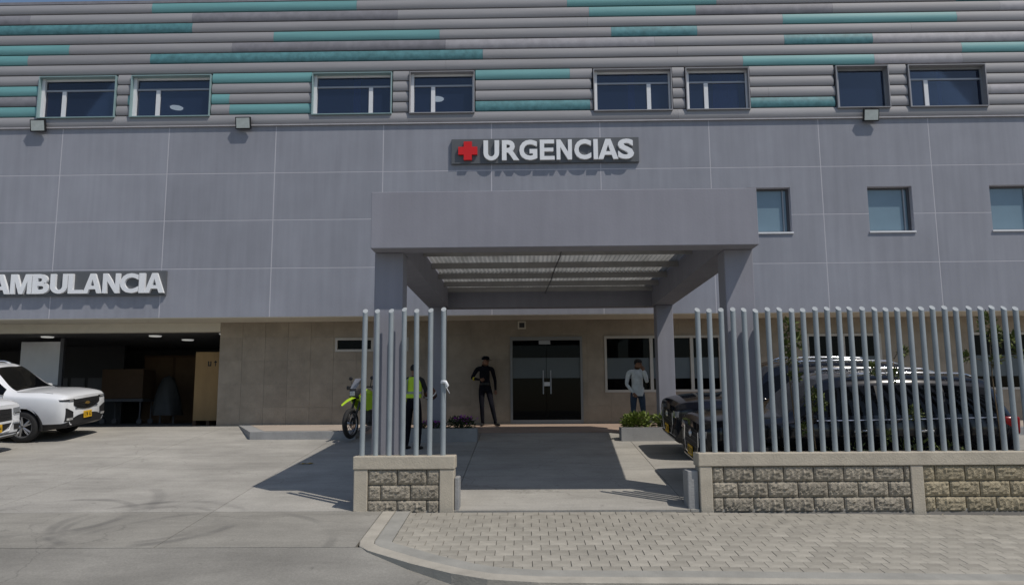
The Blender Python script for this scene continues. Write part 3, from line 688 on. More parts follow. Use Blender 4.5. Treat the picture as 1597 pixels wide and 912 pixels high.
def fence(name, label, xa, xb, pillars, pipes, ztop_cap, base):
    root = thing(name, label, 'fence', ((xa+xb)/2, FY, base))
    inv = Matrix.Translation(-Vector(root.location))
    n0 = set(COL.objects)
    zc0 = ztop_cap-.178
    MB().cbox(xa-.012, xb+.012, FY-.012, FY+.34, zc0, ztop_cap, .012).build('cap_beam', m_plast, root)
    for (pa, pb) in pillars: MB().cbox(pa, pb, FY, FY+.30, base-.12, zc0-.001, .012).build('pillar', m_plast, root)
    pcs = sorted(pillars)
    for i in range(len(pcs)-1):
        blocks(root, pcs[i][1], pcs[i+1][0], base-.10, zc0-.004, m_rk if pcs[i][0] < 5 else m_rk2, m_mort, ((0, .225, .0) if xb < 0 else (.245, .06, .26)))
    proto = None
    for px_ in pipes:
        tp = 2.885 if xb < 0 else 2.845
        if proto is None:
            proto = pipe(root, 0, tp).build('pipe', [m_pipe, m_pcap], root, smooth=True); proto.data.set_sharp_from_angle(angle=math.radians(40)); o = proto
        else: o = mesh_obj('pipe', proto.data, root)
        o.location = (px_, FY+.17, .84+rnd.uniform(-.012, .012)); o.rotation_euler = (rnd.uniform(-.004, .004), rnd.uniform(-.005, .005), rnd.uniform(-.2, .2))
    for o in list(COL.objects):
        if o not in n0: o.matrix_parent_inverse = inv
    return root
lp = [-2.297+.1885*i for i in range(7)]
fence('boundary_fence', 'short stub of low block wall with seven upright grey pipes beside the driveway', -2.372, -1.0, [(-2.372, -2.182), (-1.196, -1.0)], lp, .85, .115)
rp = [2.437+.1655*i for i in range(56)]
fence('boundary_fence', 'long low block wall with grey pipes, screening parked black cars', 2.345, 11.9, [(2.345, 2.515), (5.19, 5.36), (8.1, 8.27), (11.73, 11.9)], rp, .868, .10)
for (xa, xb, ya, yb, zt, lab) in ((-.995, -.93, 11.14, 11.42, .56, 'narrow grey concrete stub against the short wall end'), (2.19, 2.34, 11.16, 11.50, .63, 'narrow grey concrete stub against the long wall end')):
    tag(MB().cbox(xa, xb, ya, yb, .0, zt, .015).build('concrete_stub', m_edge), lab, 'concrete block')
rag = MB(); rag.tube([(-1.175, 11.225, 1.86), (-1.13, 11.21, 1.86), (-1.10, 11.22, 1.81), (-1.115, 11.21, 1.77)], [.02, .026, .02, .006], 8); rag.lathe([(.037, 1.84), (.041, 1.86), (.037, 1.885)], 14, 'z', (-1.166, FY+.17, 0)); rag.tube([(-1.12, 11.21, 1.79), (-1.07, 11.2, 1.70)], .004, 5)
tag(rag.build('tied_rag', m_let, smooth=True), 'small white rag tied around a fence pipe', 'rag')
# ================================================================== CARS
def pchip(xs, ys, x):
    n = len(xs)
    if x <= xs[0]: return ys[0]
    if x >= xs[-1]: return ys[-1]
    d = [(ys[i+1]-ys[i])/(xs[i+1]-xs[i]) for i in range(n-1)]
    def sl(i):
        if i == 0: return d[0]
        if i == n-1: return d[-1]
        return 0 if d[i-1]*d[i] <= 0 else 2*d[i-1]*d[i]/(d[i-1]+d[i])
    i = max(k for k in range(n-1) if xs[k] <= x); h = xs[i+1]-xs[i]; t = (x-xs[i])/h
    a, b = sl(i), sl(i+1)
    return (2*t**3-3*t*t+1)*ys[i]+(t**3-2*t*t+t)*h*a+(-2*t**3+3*t*t)*ys[i+1]+(t**3-t*t)*h*b
#        x     zb   wb   wm   zm   wbelt zbelt wr   zr    zt
STN = [(-2.33, .42, .66, .78, .74, .77, .98, .60, 1.02, 1.04), (-2.27, .36, .74, .86, .76, .84, 1.04, .66, 1.12, 1.14), (-2.14, .32, .78, .90, .74, .875, 1.07, .60, 1.40, 1.45),
       (-1.98, .28, .80, .915, .72, .885, 1.07, .60, 1.57, 1.63), (-1.5, .24, .82, .92, .70, .895, 1.06, .62, 1.62, 1.68), (-.6, .24, .82, .92, .68, .90, 1.05, .64, 1.645, 1.705),
       (.2, .24, .82, .92, .68, .90, 1.04, .63, 1.62, 1.68), (.45, .24, .82, .92, .68, .90, 1.035, .61, 1.565, 1.625), (1.15, .24, .82, .92, .67, .905, 1.02, .77, 1.10, 1.14), (1.30, .24, .82, .92, .67, .905, 1.01, .78, 1.08, 1.12),
       (1.7, .24, .82, .92, .66, .905, .99, .78, 1.075, 1.115), (2.0, .26, .80, .91, .64, .89, .97, .76, 1.05, 1.085), (2.18, .28, .78, .885, .62, .87, .95, .75, 1.02, 1.05), (2.28, .31, .74, .84, .60, .83, .93, .73, .99, 1.01), (2.335, .35, .66, .76, .60, .75, .90, .67, .955, .97)]
SEGN = [1, 2, 5, 5, 7, 3, 3]
def section(x):
    c = [pchip([s[0] for s in STN], [s[k] for s in STN], x) for k in range(1, 10)]
    zb, wb, wm, zm, wl, zl, wr, zr, zt = c
    P = [(0, zb), (.56, zb), (wb, zb+.01), (wm, zm), (wl, zl), (wr, zr), (wr*.55, zr+(zt-zr)*.8), (0, zt)]
    out = []
    for i in range(7):
        p0, p1, p2, p3 = P[max(i-1, 0)], P[i], P[i+1], P[min(i+2, 7)]
        if i == 6: p3 = (-P[6][0], P[6][1])
        for k in range(SEGN[i]):
            t = k/SEGN[i]
            if i < 2 or i == 4:
                bul = .035*math.sin(math.pi*t)*min(1, max(0, (P[5][1]-P[4][1])/.5)) if i == 4 else 0
                out.append((p1[0]+(p2[0]-p1[0])*t+bul, p1[1]+(p2[1]-p1[1])*t)); continue
            f = lambda a, b, c_, d: .5*((2*b)+(-a+c_)*t+(2*a-5*b+4*c_-d)*t*t+(-a+3*b-3*c_+d)*t**3)
            out.append((f(p0[0], p1[0], p2[0], p3[0]), f(p0[1], p1[1], p2[1], p3[1])))
    out.append(P[7]); return out
WX = (1.41, -1.36); WR = .345; AR = .405
def car_shell():
    NU = 110; xs = [-2.33+4.665*i/NU for i in range(NU+1)]
    secs = [section(x) for x in xs]; NV = len(secs[0])
    seg_of = []
    for i, n in enumerate(SEGN): seg_of += [(i, (k+.5)/n) for k in range(n)]
    groups = {}
    pos = {}
    for i in range(NU+1):
        for j in range(NV):
            y, z = secs[i][j]; x = xs[i]
            if y > .57 and z < 1.0:
                for wx in WX:
                    dx, dz = x-wx, z-WR; r = math.hypot(dx, dz)
                    if r < AR and r > AR-.09: s_ = AR/r; x, z = wx+dx*s_, max(z, WR+dz*s_)
            pos[(i, j)] = (x, y, z)
    for i in range(NU):
        for j in range(NV-1):
            xc = (xs[i]+xs[i+1])/2; sg, fr = seg_of[j]
            q = [secs[i][j], secs[i+1][j], secs[i+1][j+1], secs[i][j+1]]
            zc = sum(p[1] for p in q)/4; yc = sum(p[0] for p in q)/4
            if yc > .57 and zc < 1.0 and any(math.hypot(xc-wx, zc-WR) < AR-.03 for wx in WX): continue
            key = 'body'
            gh = pchip([s[0] for s in STN], [s[8] for s in STN], xc)-pchip([s[0] for s in STN], [s[6] for s in STN], xc)
            if sg == 4 and .13 < fr < .87 and gh > .16 and -1.97 < xc < 1.0:
                if abs(xc+.28) > .045 and abs(xc+1.22) > .045: key = 'sw0' if xc > -.28 else ('sw1' if xc > -1.22 else 'sw2')
                else: key = 'pillar'
            elif (sg == 6 or (sg == 5 and fr > .3)) and .47 < xc < 1.13: key = 'windshield'
            elif (sg == 6 or (sg == 5 and fr > .3)) and -2.25 < xc < -2.03: key = 'rear_window'
            elif (sg == 2 and fr < .35) or sg < 2: key = 'sill_trim'
            groups.setdefault(key, []).append((i, j))
    meshes = {}
    for key, cells in groups.items():
        for side in ((1, -1) if key.startswith('sw') else (0,)):
            b = MB()
            idx = {}
            def vid(i, j, s):
                k = (i, j, s if secs[i][j][0] > 1e-6 else 1)
                if k not in idx: p = pos[(i, j)]; idx[k] = len(b.v); b.v.append((p[0], p[1]*s, p[2]))
                return idx[k]
            for s in ((side,) if side else (1, -1)):
                for (i, j) in cells:
                    f = [vid(i, j, s), vid(i+1, j, s), vid(i+1, j+1, s), vid(i, j+1, s)]
                    f = [v for n, v in enumerate(f) if v not in f[:n]]
                    b.f.append(tuple(f if s > 0 else f[::-1])); b.m.append(0)
            if key == 'body':
                for i, rev in ((0, True), (NU, False)):
                    loop = [vid(i, j, 1) for j in range(NV)]+[vid(i, j, -1) for j in range(NV-2, 0, -1)]
                    b.f.append(tuple(loop)); b.m.append(0)
            meshes[key+('' if not side else ('L' if side > 0 else 'R'))] = b
    return meshes
SHELL = car_shell()
m_wpaint = M('white_car_paint', (.74, .75, .77), .35, var=.02, coat=.9)
m_bpaint = M('black_car_paint', (.005, .006, .010), .10, var=0, spec=.5)
m_cglass = glass('car_glass', (.12, .13, .14), .55, base=(.006, .007, .009))
m_plas = M('black_plastic', (.02, .02, .022), .55, var=.1)
m_tyre = M('tyre_rubber', (.022, .022, .023), .85, var=.15)
m_rim = M('alloy_rim', (.42, .42, .43), .3, metal=.8, var=.05)
m_rimd = M('dark_alloy', (.06, .06, .065), .35, metal=.6, var=.05)
m_chr = M('chrome', (.75, .75, .76), .12, metal=1, var=0)
m_lens2 = M('headlamp_glass', (.42, .44, .47), .12, metal=.5, var=.25, scale=20)
m_drl = M('lamp_reflector', (.8, .8, .8), .2, metal=.6, var=0)
m_red = M('tail_lamp', (.22, .006, .008), .2, var=.1)
m_plt = M('yellow_plate', (.72, .42, .02), .5, var=.05)
m_txt = M('plate_black', (.015, .015, .015), .6, var=0)
m_gold = M('gold_badge', (.55, .36, .12), .3, metal=.7, var=0)
def wheel(parent, x, y, side):
    W = bpy.data.objects.new('wheel', None); COL.objects.link(W); W.parent = parent; W.location = (x, y, WR); W.rotation_euler = (0, rnd.uniform(0, 1), 0)
    hw = .115
    MB().lathe([(.235, -hw), (.30, -hw-.004), (.335, -hw+.02), (.345, -hw+.05), (.345, hw-.05), (.335, hw-.02), (.30, hw+.004), (.235, hw)], 36, 'y').build('tyre', m_tyre, W, smooth=True)
    r = MB(); r.lathe([(.237, -hw+.005), (.215, -hw+.01), (.205, -.04), (.205, .04), (.215, hw-.01), (.237, hw-.005)], 36, 'y')
    o_ = side*.075
    for k in range(5):
        for dd in (-.17, .17):
            a = 2*math.pi*k/5+dd; a0 = 2*math.pi*k/5+dd*.35
            r.tube([(math.cos(a0)*.03, o_, math.sin(a0)*.03), (math.cos(a)*.215, o_+side*.012, math.sin(a)*.215)], [.028, .02], 6)
    r.lathe([(.001, o_+side*.022), (.045, o_+side*.02), (.05, o_-side*.01)], 16, 'y'); r.build('rim', m_rim, W, smooth='auto')
    MB().lathe([(.001, o_-side*.05), (.19, o_-side*.05), (.19, o_-side*.06), (.001, o_-side*.06)], 24, 'y').build('brake_disc', m_rimd, W)
NX = {}
def nose_x(y, z):
    y = abs(y); key = (round(y, 4), round(z, 4))
    if key in NX: return NX[key]
    def inside(x):
        s = section(x)
        if z < s[0][1] or z > s[-1][1]: return False
        best = 0
        for a, b in zip(s[1:], s[2:]):
            if (a[1]-z)*(b[1]-z) <= 0 and abs(b[1]-a[1]) > 1e-9: best = max(best, a[0]+(b[0]-a[0])*(z-a[1])/(b[1]-a[1]))
        return best >= y
    lo_, hi_ = 1.2, 2.335
    if inside(hi_): lo_ = hi_
    for _ in range(14):
        m_ = (lo_+hi_)/2
        if inside(m_): lo_ = m_
        else: hi_ = m_
    NX[key] = lo_; return lo_
def nose_panel(y0, y1, lo, hi, n=14, out=.012, th=.05):
    b = MB(); v = []
    for i in range(n+1):
        y = y0+(y1-y0)*i/n; l, h = lo(y), hi(y)
        for z in (l, h):
            x = nose_x(y, z)+out; v += [(x, y, z), (x-th, y, z)]
    f = []
    for i in range(n):
        a, c = i*4, i*4+4
        f += [(a, c, c+2, a+2), (a+1, a+3, c+3, c+1), (a, a+1, c+1, c), (a+2, c+2, c+3, a+3)]
    f += [(0, 2, 3, 1), (n*4, n*4+1, n*4+3, n*4+2)]
    return b.add(v, f)
def plate_text(root, txt, x, z, wdt, ht, front=True):
    pl = MB().cbox(x-.006, x+.006, -wdt/2, wdt/2, z-ht/2, z+ht/2, .004).build('number_plate', m_plt, root)
    n = len(txt); cw = wdt*.86/n
    for i, ch in enumerate(txt):
        if ch == ' ': continue
        vs, fs = glyph(ch, .02); ax, bx_ = min(v.x for v in vs), max(v.x for v in vs); ay, by = min(v.y for v in vs), max(v.y for v in vs)
        y0 = -wdt*.43+cw*i; b = MB()
        b.add([(x+.006+.002*(v.z+.5), y0+(v.x-ax)/(bx_-ax)*cw*.78+cw*.1, z-ht*.3+(v.y-ay)/(by-ay)*ht*.6) for v in vs], fs); b.build('plate_character', m_txt, pl)
    return pl
def car(label, paint, loc, rot, style, plate, group, name='parked_car', zs=1.0):
    root = thing(name, label, 'car', loc, rot, group)
    for key, b in SHELL.items():
        nm, mt = {'body': ('body', paint), 'pillar': ('door_pillar', m_plas), 'windshield': ('windshield', m_cglass), 'rear_window': ('rear_window', m_cglass), 'sill_trim': ('sill_trim', m_plas)}.get(key, ('side_window', m_cglass))
        c = MB(); c.v = [(p[0], p[1], p[2] if p[2] < 1.0 else 1.0+(p[2]-1.0)*zs) for p in b.v]; c.f = b.f; c.m = b.m
        o = c.build(nm, mt, root, smooth=True)
        if key == 'body': o.data.set_sharp_from_angle(angle=math.radians(50))
    MB().box(-2.2, 2.15, -.78, .78, .30, .55).build('floor_pan', m_plas, root)
    MB().box(-1.7, .9, -.72, .72, .55, .98).build('seats', m_plas, root)
    for wx in WX:
        for s in (1, -1):
            wheel(root, wx, s*.80, s)
            n = 24; v = []; 
            for i in range(n+1):
                a = math.pi*(-.06+1.12*i/n); c_, s_ = math.cos(a), math.sin(a)
                for (r, yy) in ((AR-.012, .905), (AR+.035, .925), (AR+.04, .88), (AR-.012, .55)): v.append((wx+r*c_, s*yy, max(.235, WR+r*s_)))
            b = MB(); b.add(v, [(i*4+k, i*4+4+k, i*4+4+(k+1) % 4, i*4+(k+1) % 4) for i in range(n) for k in range(4)]); b.build('wheel_arch', m_plas, root, smooth='auto')
    for s in (1, -1):
        mr = MB().cbox(.74, .90, min(s*.93, s*1.10), max(s*.93, s*1.10), 1.03, 1.16, .035).build('mirror', paint, root, smooth=True)
        MB().box(.78, .85, min(s*.87, s*.94), max(s*.87, s*.94), 1.04, 1.09).build('mirror_arm', m_plas, mr)
        for hx in (.05, -.92): MB().cbox(hx-.10, hx+.10, min(s*.912, s*.945), max(s*.912, s*.945), .885, .92, .008).build('door_handle', m_chr if style != 'chev' else paint, root)
        MB().tube([(.15, s*.63, 1.0+.67*zs), (.0, s*.64, 1.0+.72*zs), (-.8, s*.645, 1.0+.735*zs), (-1.6, s*.62, 1.0+.715*zs), (-1.8, s*.61, 1.0+.66*zs)], .02, 8).build('roof_rail', m_chr, root, smooth=True)
        MB().tube([(1.0, s*.912, 1.055), (.2, s*.915, 1.06), (-1.0, s*.912, 1.075), (-1.95, s*.89, 1.09)], .011, 6).build('belt_trim', m_chr if style != 'chev' else m_plas, root)
        tl = MB().cbox(-2.30, -2.06, min(s*.70, s*.905), max(s*.70, s*.905), .84, 1.10, .03).build('tail_lamp', m_red, root, smooth=True)
    m_gap = M('panel_gap', (.012, .012, .013), .8, var=0)
    for gx in (.98, -.28, -1.22):
        sc_ = [p for p in section(gx) if p[0] > .6 and .36 < p[1] < 1.06]
        for s in (1, -1):
            if len(sc_) > 2: MB().tube([(gx, s*(p[0]-.001), p[1]) for p in sc_], .0045, 5).build('panel_gap', m_gap, root)
    for s in (1, -1): MB().tube([(x, s*.745, section(x)[sum(SEGN[:5])][1]+(.0 if x < 2.1 else -.0)+.008) for x in (1.2, 1.5, 1.8, 2.0)], .004, 5).build('panel_gap', m_gap, root)
    bump_ = lambda z0, z1: (lambda y: z0, lambda y: z1)
    if style == 'chev':
        nose_panel(-.53, .53, lambda y: .66+.12*(abs(y)/.53)**2.5, lambda y: .905).build('grille', m_plas, root)
        for k in range(4): nose_panel(-.46+.0*k, .46, lambda y, k=k: .70+k*.04, lambda y, k=k: .708+k*.04, out=.02, th=.02).build('grille_bar', m_rimd, root)
        for s in (1, -1):
            hl = nose_panel(s*.50, s*.872, lambda y: .875+.03*(abs(y)-.5), lambda y: .922+.01*(abs(y)-.5), 16, .012).build('headlight', M('dark_lamp', (.05, .052, .058), .12, metal=.3, var=.2, scale=20), root)
            nose_panel(s*.56, s*.70, lambda y: .89, lambda y: .91, 6, .02, .02).build('lamp_bulb', m_drl, hl)
            fg = nose_panel(s*.55, s*.80, lambda y: .44, lambda y: .64+.10*(abs(y)-.55)/.25, 8, .012).build('fog_lamp_housing', m_plas, root)
            nose_panel(s*.58, s*.77, lambda y: .465, lambda y: .515, 6, .02, .02).build('fog_lamp', m_drl, fg)
        nose_panel(-.66, .66, lambda y: .34, lambda y: .56-.12*(abs(y)/.66)**3, 16, .014).build('lower_bumper', m_plas, root)
        nose_panel(-.70, .70, lambda y: .285, lambda y: .335, 16, .03).build('skid_plate', m_rimd, root)
        b = MB(); x = 2.362
        b.prism([(-.085, .775), (-.03, .775), (-.03, .758), (.04, .758), (.04, .775), (.085, .775), (.07, .808), (.03, .808), (.03, .825), (-.04, .825), (-.04, .808), (-.07, .808)], x-.01, x+.012, 'x'); b.build('emblem', m_gold, root)
        plate_text(root, plate, 2.365, .535, .33, .155)
    else:
        tall = style == 'pickup'
        top = .90 if tall else .86
        nose_panel(-.50, .50, lambda y: .44+.16*(abs(y)/.5)**3, lambda y: top-.02*(abs(y)/.5)).build('grille', m_plas, root)
        for k in range(5): nose_panel(-.42, .42, lambda y, k=k: .52+k*.07, lambda y, k=k: .530+k*.07, out=.02, th=.02).build('grille_bar', m_rimd, root)
        rim_ = [( .50, top-.02), (.52, .62), (.40, .45), (0, .425), (-.40, .45), (-.52, .62), (-.50, top-.02)]
        MB().tube([(nose_x(y, z)+.016, y, z) for y, z in rim_], .012, 6).build('grille_surround', m_chr if not tall else paint, root)
        for s in (1, -1):
            hl = nose_panel(s*.55, s*.83, lambda y: .775+.05*(abs(y)-.5), lambda y: .885+.03*(abs(y)-.5), 10, .014).build('headlight', m_lens2, root)
            nose_panel(s*.57, s*.80, lambda y: .765+.05*(abs(y)-.5), lambda y: .785+.05*(abs(y)-.5), 8, .022, .02).build('chrome_strip', m_chr, root)
            nose_panel(s*.58, s*.78, lambda y: .45, lambda y: .56, 8, .012).build('fog_lamp_housing', m_plas, root)
        nose_panel(-.68, .68, lambda y: .30, lambda y: .40, 16, .022).build('lower_bumper', m_plas if not tall else m_rimd, root)
        if tall: nose_panel(-.72, .72, lambda y: .60, lambda y: .645, 16, .024).build('bumper_bar', paint, root)
        ez = .775 if not tall else .80
        e = MB()
        for (ry, rz, dz) in ((.085, .058, 0), (.035, .055, 0), (.062, .022, .022)):
            pts = [(2.362+.004, ry*math.cos(a), ez+dz+rz*math.sin(a)) for a in [2*math.pi*k/20 for k in range(21)]]
            e.tube(pts, .009, 6, cap=False)
        e.build('emblem', m_chr, root)
        plate_text(root, plate, 2.37, .50 if not tall else .52, .33, .155)
    return root
Rz = math.pi
car('white compact crossover with bowtie badge parked half inside the ambulance bay front', m_wpaint, (-12.45, 18.4, gz(18.4)), (SLOPE, 0, 0), 'chev', 'KYM 62', 'white cars by the ambulance bay')
car('white vehicle nose with black grille and oval badge, beside the white crossover', m_wpaint, (-12.82, 15.8, gz(15.8)), (SLOPE, 0, 0), 'pickup', 'HFW 04', 'white cars by the ambulance bay', zs=1.12)
car('black sport utility vehicle right behind the pipe fence, nearer of the two', m_bpaint, (4.97, 13.0, gz(13.0)), (-SLOPE, 0, Rz), 'suv', 'JQX 51', 'black cars behind the fence')
car('black sport utility vehicle with chrome hexagonal grille, farther from the fence', m_bpaint, (5.07, 15.65, gz(15.65)), (-SLOPE, 0, Rz), 'suv', 'GKT 70', 'black cars behind the fence', zs=1.08)
# ================================================================== PEOPLE
def skinned(name, J, E, zones, mats, root_j='pelvis', sub=2):
    """one continuous body: joints J {name: (x,y,z,r[,ry])}, edges E, zones {joint: material index}"""
    names = list(J); idx = {k: i for i, k in enumerate(names)}
    me = bpy.data.meshes.new(name); me.from_pydata([J[k][:3] for k in names], [(idx[a], idx[b]) for a, b in E], [])
    ob = bpy.data.objects.new(name, me); COL.objects.link(ob)
    ob.modifiers.new('skin', 'SKIN'); ss = ob.modifiers.new('sub', 'SUBSURF'); ss.levels = sub; ss.render_levels = sub
    sv = me.skin_vertices[0].data
    for k in names:
        r = J[k][3]; ry = J[k][4] if len(J[k]) > 4 else r
        sv[idx[k]].radius = (r, ry); sv[idx[k]].use_root = (k == root_j)
    dg = bpy.context.evaluated_depsgraph_get(); m2 = bpy.data.meshes.new_from_object(ob.evaluated_get(dg)); bpy.data.objects.remove(ob)
    m2.materials.clear()
    for m in mats: m2.materials.append(m)
    P = {k: Vector(J[k][:3]) for k in names}
    mi = []
    for p in m2.polygons:
        c = p.center; best = None
        for a, b in E:
            A, B = P[a], P[b]; ab = B-A; t = max(0, min(1, (c-A).dot(ab)/max(1e-9, ab.length_squared))); d = (c-(A+ab*t)).length-(J[a][3]*(1-t)+J[b][3]*t)
            if best is None or d < best[0]: best = (d, zones[a] if t < .5 else zones[b])
        mi.append(best[1])
    m2.polygons.foreach_set('material_index', mi); m2.polygons.foreach_set('use_smooth', [True]*len(m2.polygons))
    o = bpy.data.objects.new(name, m2); COL.objects.link(o); return o
def human(P):
    """P gives the pose: joint positions in metres, feet on z=0, facing -Y"""
    J = {}; Z = {}
    def j(k, p, r, z, ry=None): J[k] = (*p, r) if ry is None else (*p, r, ry); Z[k] = z
    hip, chest, neck, head = Vector(P['pelvis']), Vector(P['chest']), Vector(P['neck']), Vector(P['head'])
    B = P.get('b', 1.0)
    j('pelvis', hip, .135*B, 1, .105*B); j('waist', hip.lerp(chest, .45), .125*B, 0, .10*B); j('chest', chest, .145*B, 0, .11*B)
    j('collar', neck.lerp(chest, .30), .085, 0, .075); j('neck', neck, .052, 2); hd = (head-neck)
    j('jaw', neck+hd*.45+Vector((0, -.012, 0)), .062, 2, .07); j('skull', head, .078, 2, .092); j('crown', head+hd.normalized()*.065, .05, 2, .06)
    look = Vector(P.get('look', (0, -1, 0))).normalized(); sd = look.cross(Vector((0, 0, 1)))
    j('nose', head+look*.10-Vector((0, 0, .015)), .012, 2)
    j('ear_a', head+sd*.083, .013, 2); j('ear_b', head-sd*.083, .013, 2)
    E = [('pelvis', 'waist'), ('waist', 'chest'), ('chest', 'collar'), ('collar', 'neck'), ('neck', 'jaw'), ('jaw', 'skull'), ('skull', 'crown'), ('skull', 'nose'), ('skull', 'ear_a'), ('skull', 'ear_b')]
    for s in 'lr':
        sh, el, wr = Vector(P['sh_'+s]), Vector(P['el_'+s]), Vector(P['wr_'+s])
        sl_ = P.get('sleeve', 0); fz = 0 if sl_ else 2
        j('sh_'+s, sh, .062*B, 0); j('up_'+s, sh.lerp(el, .5), .050*B, 0); j('el_'+s, el, .041, 0 if sl_ else 0); j('fo_'+s, el.lerp(wr, .45), .038, fz); j('wr_'+s, wr, .026, fz, .03)
        E += [('collar', 'sh_'+s), ('sh_'+s, 'up_'+s), ('up_'+s, 'el_'+s), ('el_'+s, 'fo_'+s), ('fo_'+s, 'wr_'+s)]
        d = (wr-el).normalized(); hd_ = Vector(P.get('hand_'+s, d)).normalized(); side = hd_.cross(Vector((0, 1, .1))).normalized()
        if side.length < .1: side = Vector((1, 0, 0))
        pn = hd_.cross(side).normalized()
        palm = wr+hd_*.055; j('pa_'+s, palm, .032, 2, .02); E.append(('wr_'+s, 'pa_'+s))
        for n, (off, ln) in enumerate(((-.027, .062), (-.009, .075), (.009, .070), (.026, .055))):
            a = palm+side*off+hd_*.03; b = a+hd_*ln*.55+pn*.010; c = b+hd_*ln*.38+pn*.022
            j('f%d0%s' % (n, s), a, .0095, 2); j('f%d1%s' % (n, s), b, .0085, 2); j('f%d2%s' % (n, s), c, .0075, 2)
            E += [('pa_'+s, 'f%d0%s' % (n, s)), ('f%d0%s' % (n, s), 'f%d1%s' % (n, s)), ('f%d1%s' % (n, s), 'f%d2%s' % (n, s))]
        a = palm-side*.036-hd_*.01; b = a-side*.016+hd_*.032; j('t0'+s, a, .011, 2); j('t1'+s, b, .009, 2); j('t2'+s, b+hd_*.024, .008, 2)
        E += [('pa_'+s, 't0'+s), ('t0'+s, 't1'+s), ('t1'+s, 't2'+s)]
        hp, kn, an = Vector(P['hip_'+s]), Vector(P['kn_'+s]), Vector(P['an_'+s])
        j('hip_'+s, hp, .092*B, 1); j('th_'+s, hp.lerp(kn, .5), .075*B, 1); j('kn_'+s, kn, .06, 1); j('ca_'+s, kn.lerp(an, .4), .058, 1); j('an_'+s, an, .046, 1)
        fd = Vector(P.get('foot_'+s, (0, -1, 0))).normalized()
        j('he_'+s, an+Vector((0, 0, -.055))-fd*.03, .04, 3); j('ba_'+s, an+fd*.12+Vector((0, 0, -.065)), .04, 3, .032); j('to_'+s, an+fd*.19+Vector((0, 0, -.07)), .03, 3, .026)
        E += [('pelvis', 'hip_'+s), ('hip_'+s, 'th_'+s), ('th_'+s, 'kn_'+s), ('kn_'+s, 'ca_'+s), ('ca_'+s, 'an_'+s), ('an_'+s, 'he_'+s), ('he_'+s, 'ba_'+s), ('ba_'+s, 'to_'+s)]
    return J, E, Z
m_skin = M('skin', (.22, .11, .065), .6, var=.08)
m_hair = M('dark_hair', (.010, .008, .007), .7, var=.1)
def head_extras(root, P, hair=True, cap=None):
    head = Vector(P['head']); look = Vector(P.get('look', (0, -1, 0))).normalized(); sd = look.cross(Vector((0, 0, 1))).normalized()
    for s in (1, -1): MB().ball(head+look*.083+sd*s*.03+Vector((0, 0, .012)), .011).build('eye', m_hair, root, smooth=True)
    MB().ball(head+look*.082-Vector((0, 0, .055)), .012, 10, (1.6, .7, .45)).build('mouth', M('lips', (.15, .05, .04), .6), root, smooth=True)
    if hair:
        b = MB(); v = []; nr, ns = 6, 16
        for i in range(nr+1):
            th = (math.pi*.56)*i/nr
            th_b = (math.pi*.70)*i/nr
            for k in range(ns):
                a = 2*math.pi*k/ns; dirv = look*math.cos(a)+sd*math.sin(a)
                cut = .35 if math.cos(a) > .3 else 0
                t2 = (th_b if math.cos(a) < -.2 else th)*(1-cut*.45)
                v.append(head+Vector((0, 0, .03))+dirv*(.098*math.sin(t2))+Vector((0, 0, .092*math.cos(t2))))
        b.add(v, [(i*ns+k, i*ns+(k+1) % ns, (i+1)*ns+(k+1) % ns, (i+1)*ns+k) for i in range(nr) for k in range(ns)]); b.build('hair', m_hair, root, smooth=True)
    if cap:
        c = MB(); c.lathe([(.001, .115), (.05, .112), (.088, .09), (.10, .05), (.10, .025)], 20, 'z', head+Vector((0, 0, .012)))
        v = []
        for i in range(9):
            a = -1.0+2.0*i/8; d_ = look*math.cos(a)+sd*math.sin(a)
            v += [head+d_*.098+Vector((0, 0, .045)), head+look*.085+d_*.115+Vector((0, 0, .028))]
        c.add(v, [(2*i, 2*i+1, 2*i+3, 2*i+2) for i in range(8)]); c.build('cap', cap, root, smooth=True)
# guard leaning on the stone wall
def person(label, loc, rz, P, mats, cap=None, hair=True):
    root = thing('person', label, 'person', loc, (0, 0, rz))
    J, E, Z = human(P); o = skinned('body', J, E, Z, mats); o.parent = root
    head_extras(root, P, hair, cap); return root
m_blkc = M('black_uniform', (.010, .010, .014), .95, var=.15, spec=.08, bump=.6, bscale=12, bdist=.03); m_shoe = M('black_shoe', (.010, .010, .010), .5, var=.05)
PG = dict(b=1.03, pelvis=(.0, .02, .90), chest=(-.02, .10, 1.27), neck=(-.01, .09, 1.45), head=(.01, .06, 1.585), look=(.9, -.6, -.08),
          sh_l=(-.20, .09, 1.395), el_l=(-.33, .0, 1.16), wr_l=(-.14, -.13, 1.12), hand_l=(1, -.3, .05), sh_r=(.17, .10, 1.395), el_r=(.24, .12, 1.12), wr_r=(.26, .03, .88), sleeve=1,
          hip_l=(-.09, .02, .87), kn_l=(-.08, -.05, .49), an_l=(-.06, -.02, .085), foot_l=(-.1, -1, 0), hip_r=(.09, .02, .87), kn_r=(.17, -.12, .49), an_r=(.26, -.10, .085), foot_r=(.55, -.8, 0))
gd = person('guard in black uniform and cap leaning on the stone wall beside the door', (-1.02, 19.90, gz(19.90)+.008), 0, PG, [m_blkc, m_blkc, m_skin, m_shoe], cap=m_blkc, hair=False)
MB().tube([(-.285, -.035, 1.147), (-.255, -.055, 1.14)], [.0455, .0435], 12).build('yellow_armband', M('yellow_trim', (.60, .50, .03), .6), gd, smooth=True)
MB().lathe([(.132, .985), (.137, 1.0), (.137, 1.03), (.132, 1.045)], 20, 'z', (0, .03, 0)).build('belt', m_shoe, gd)
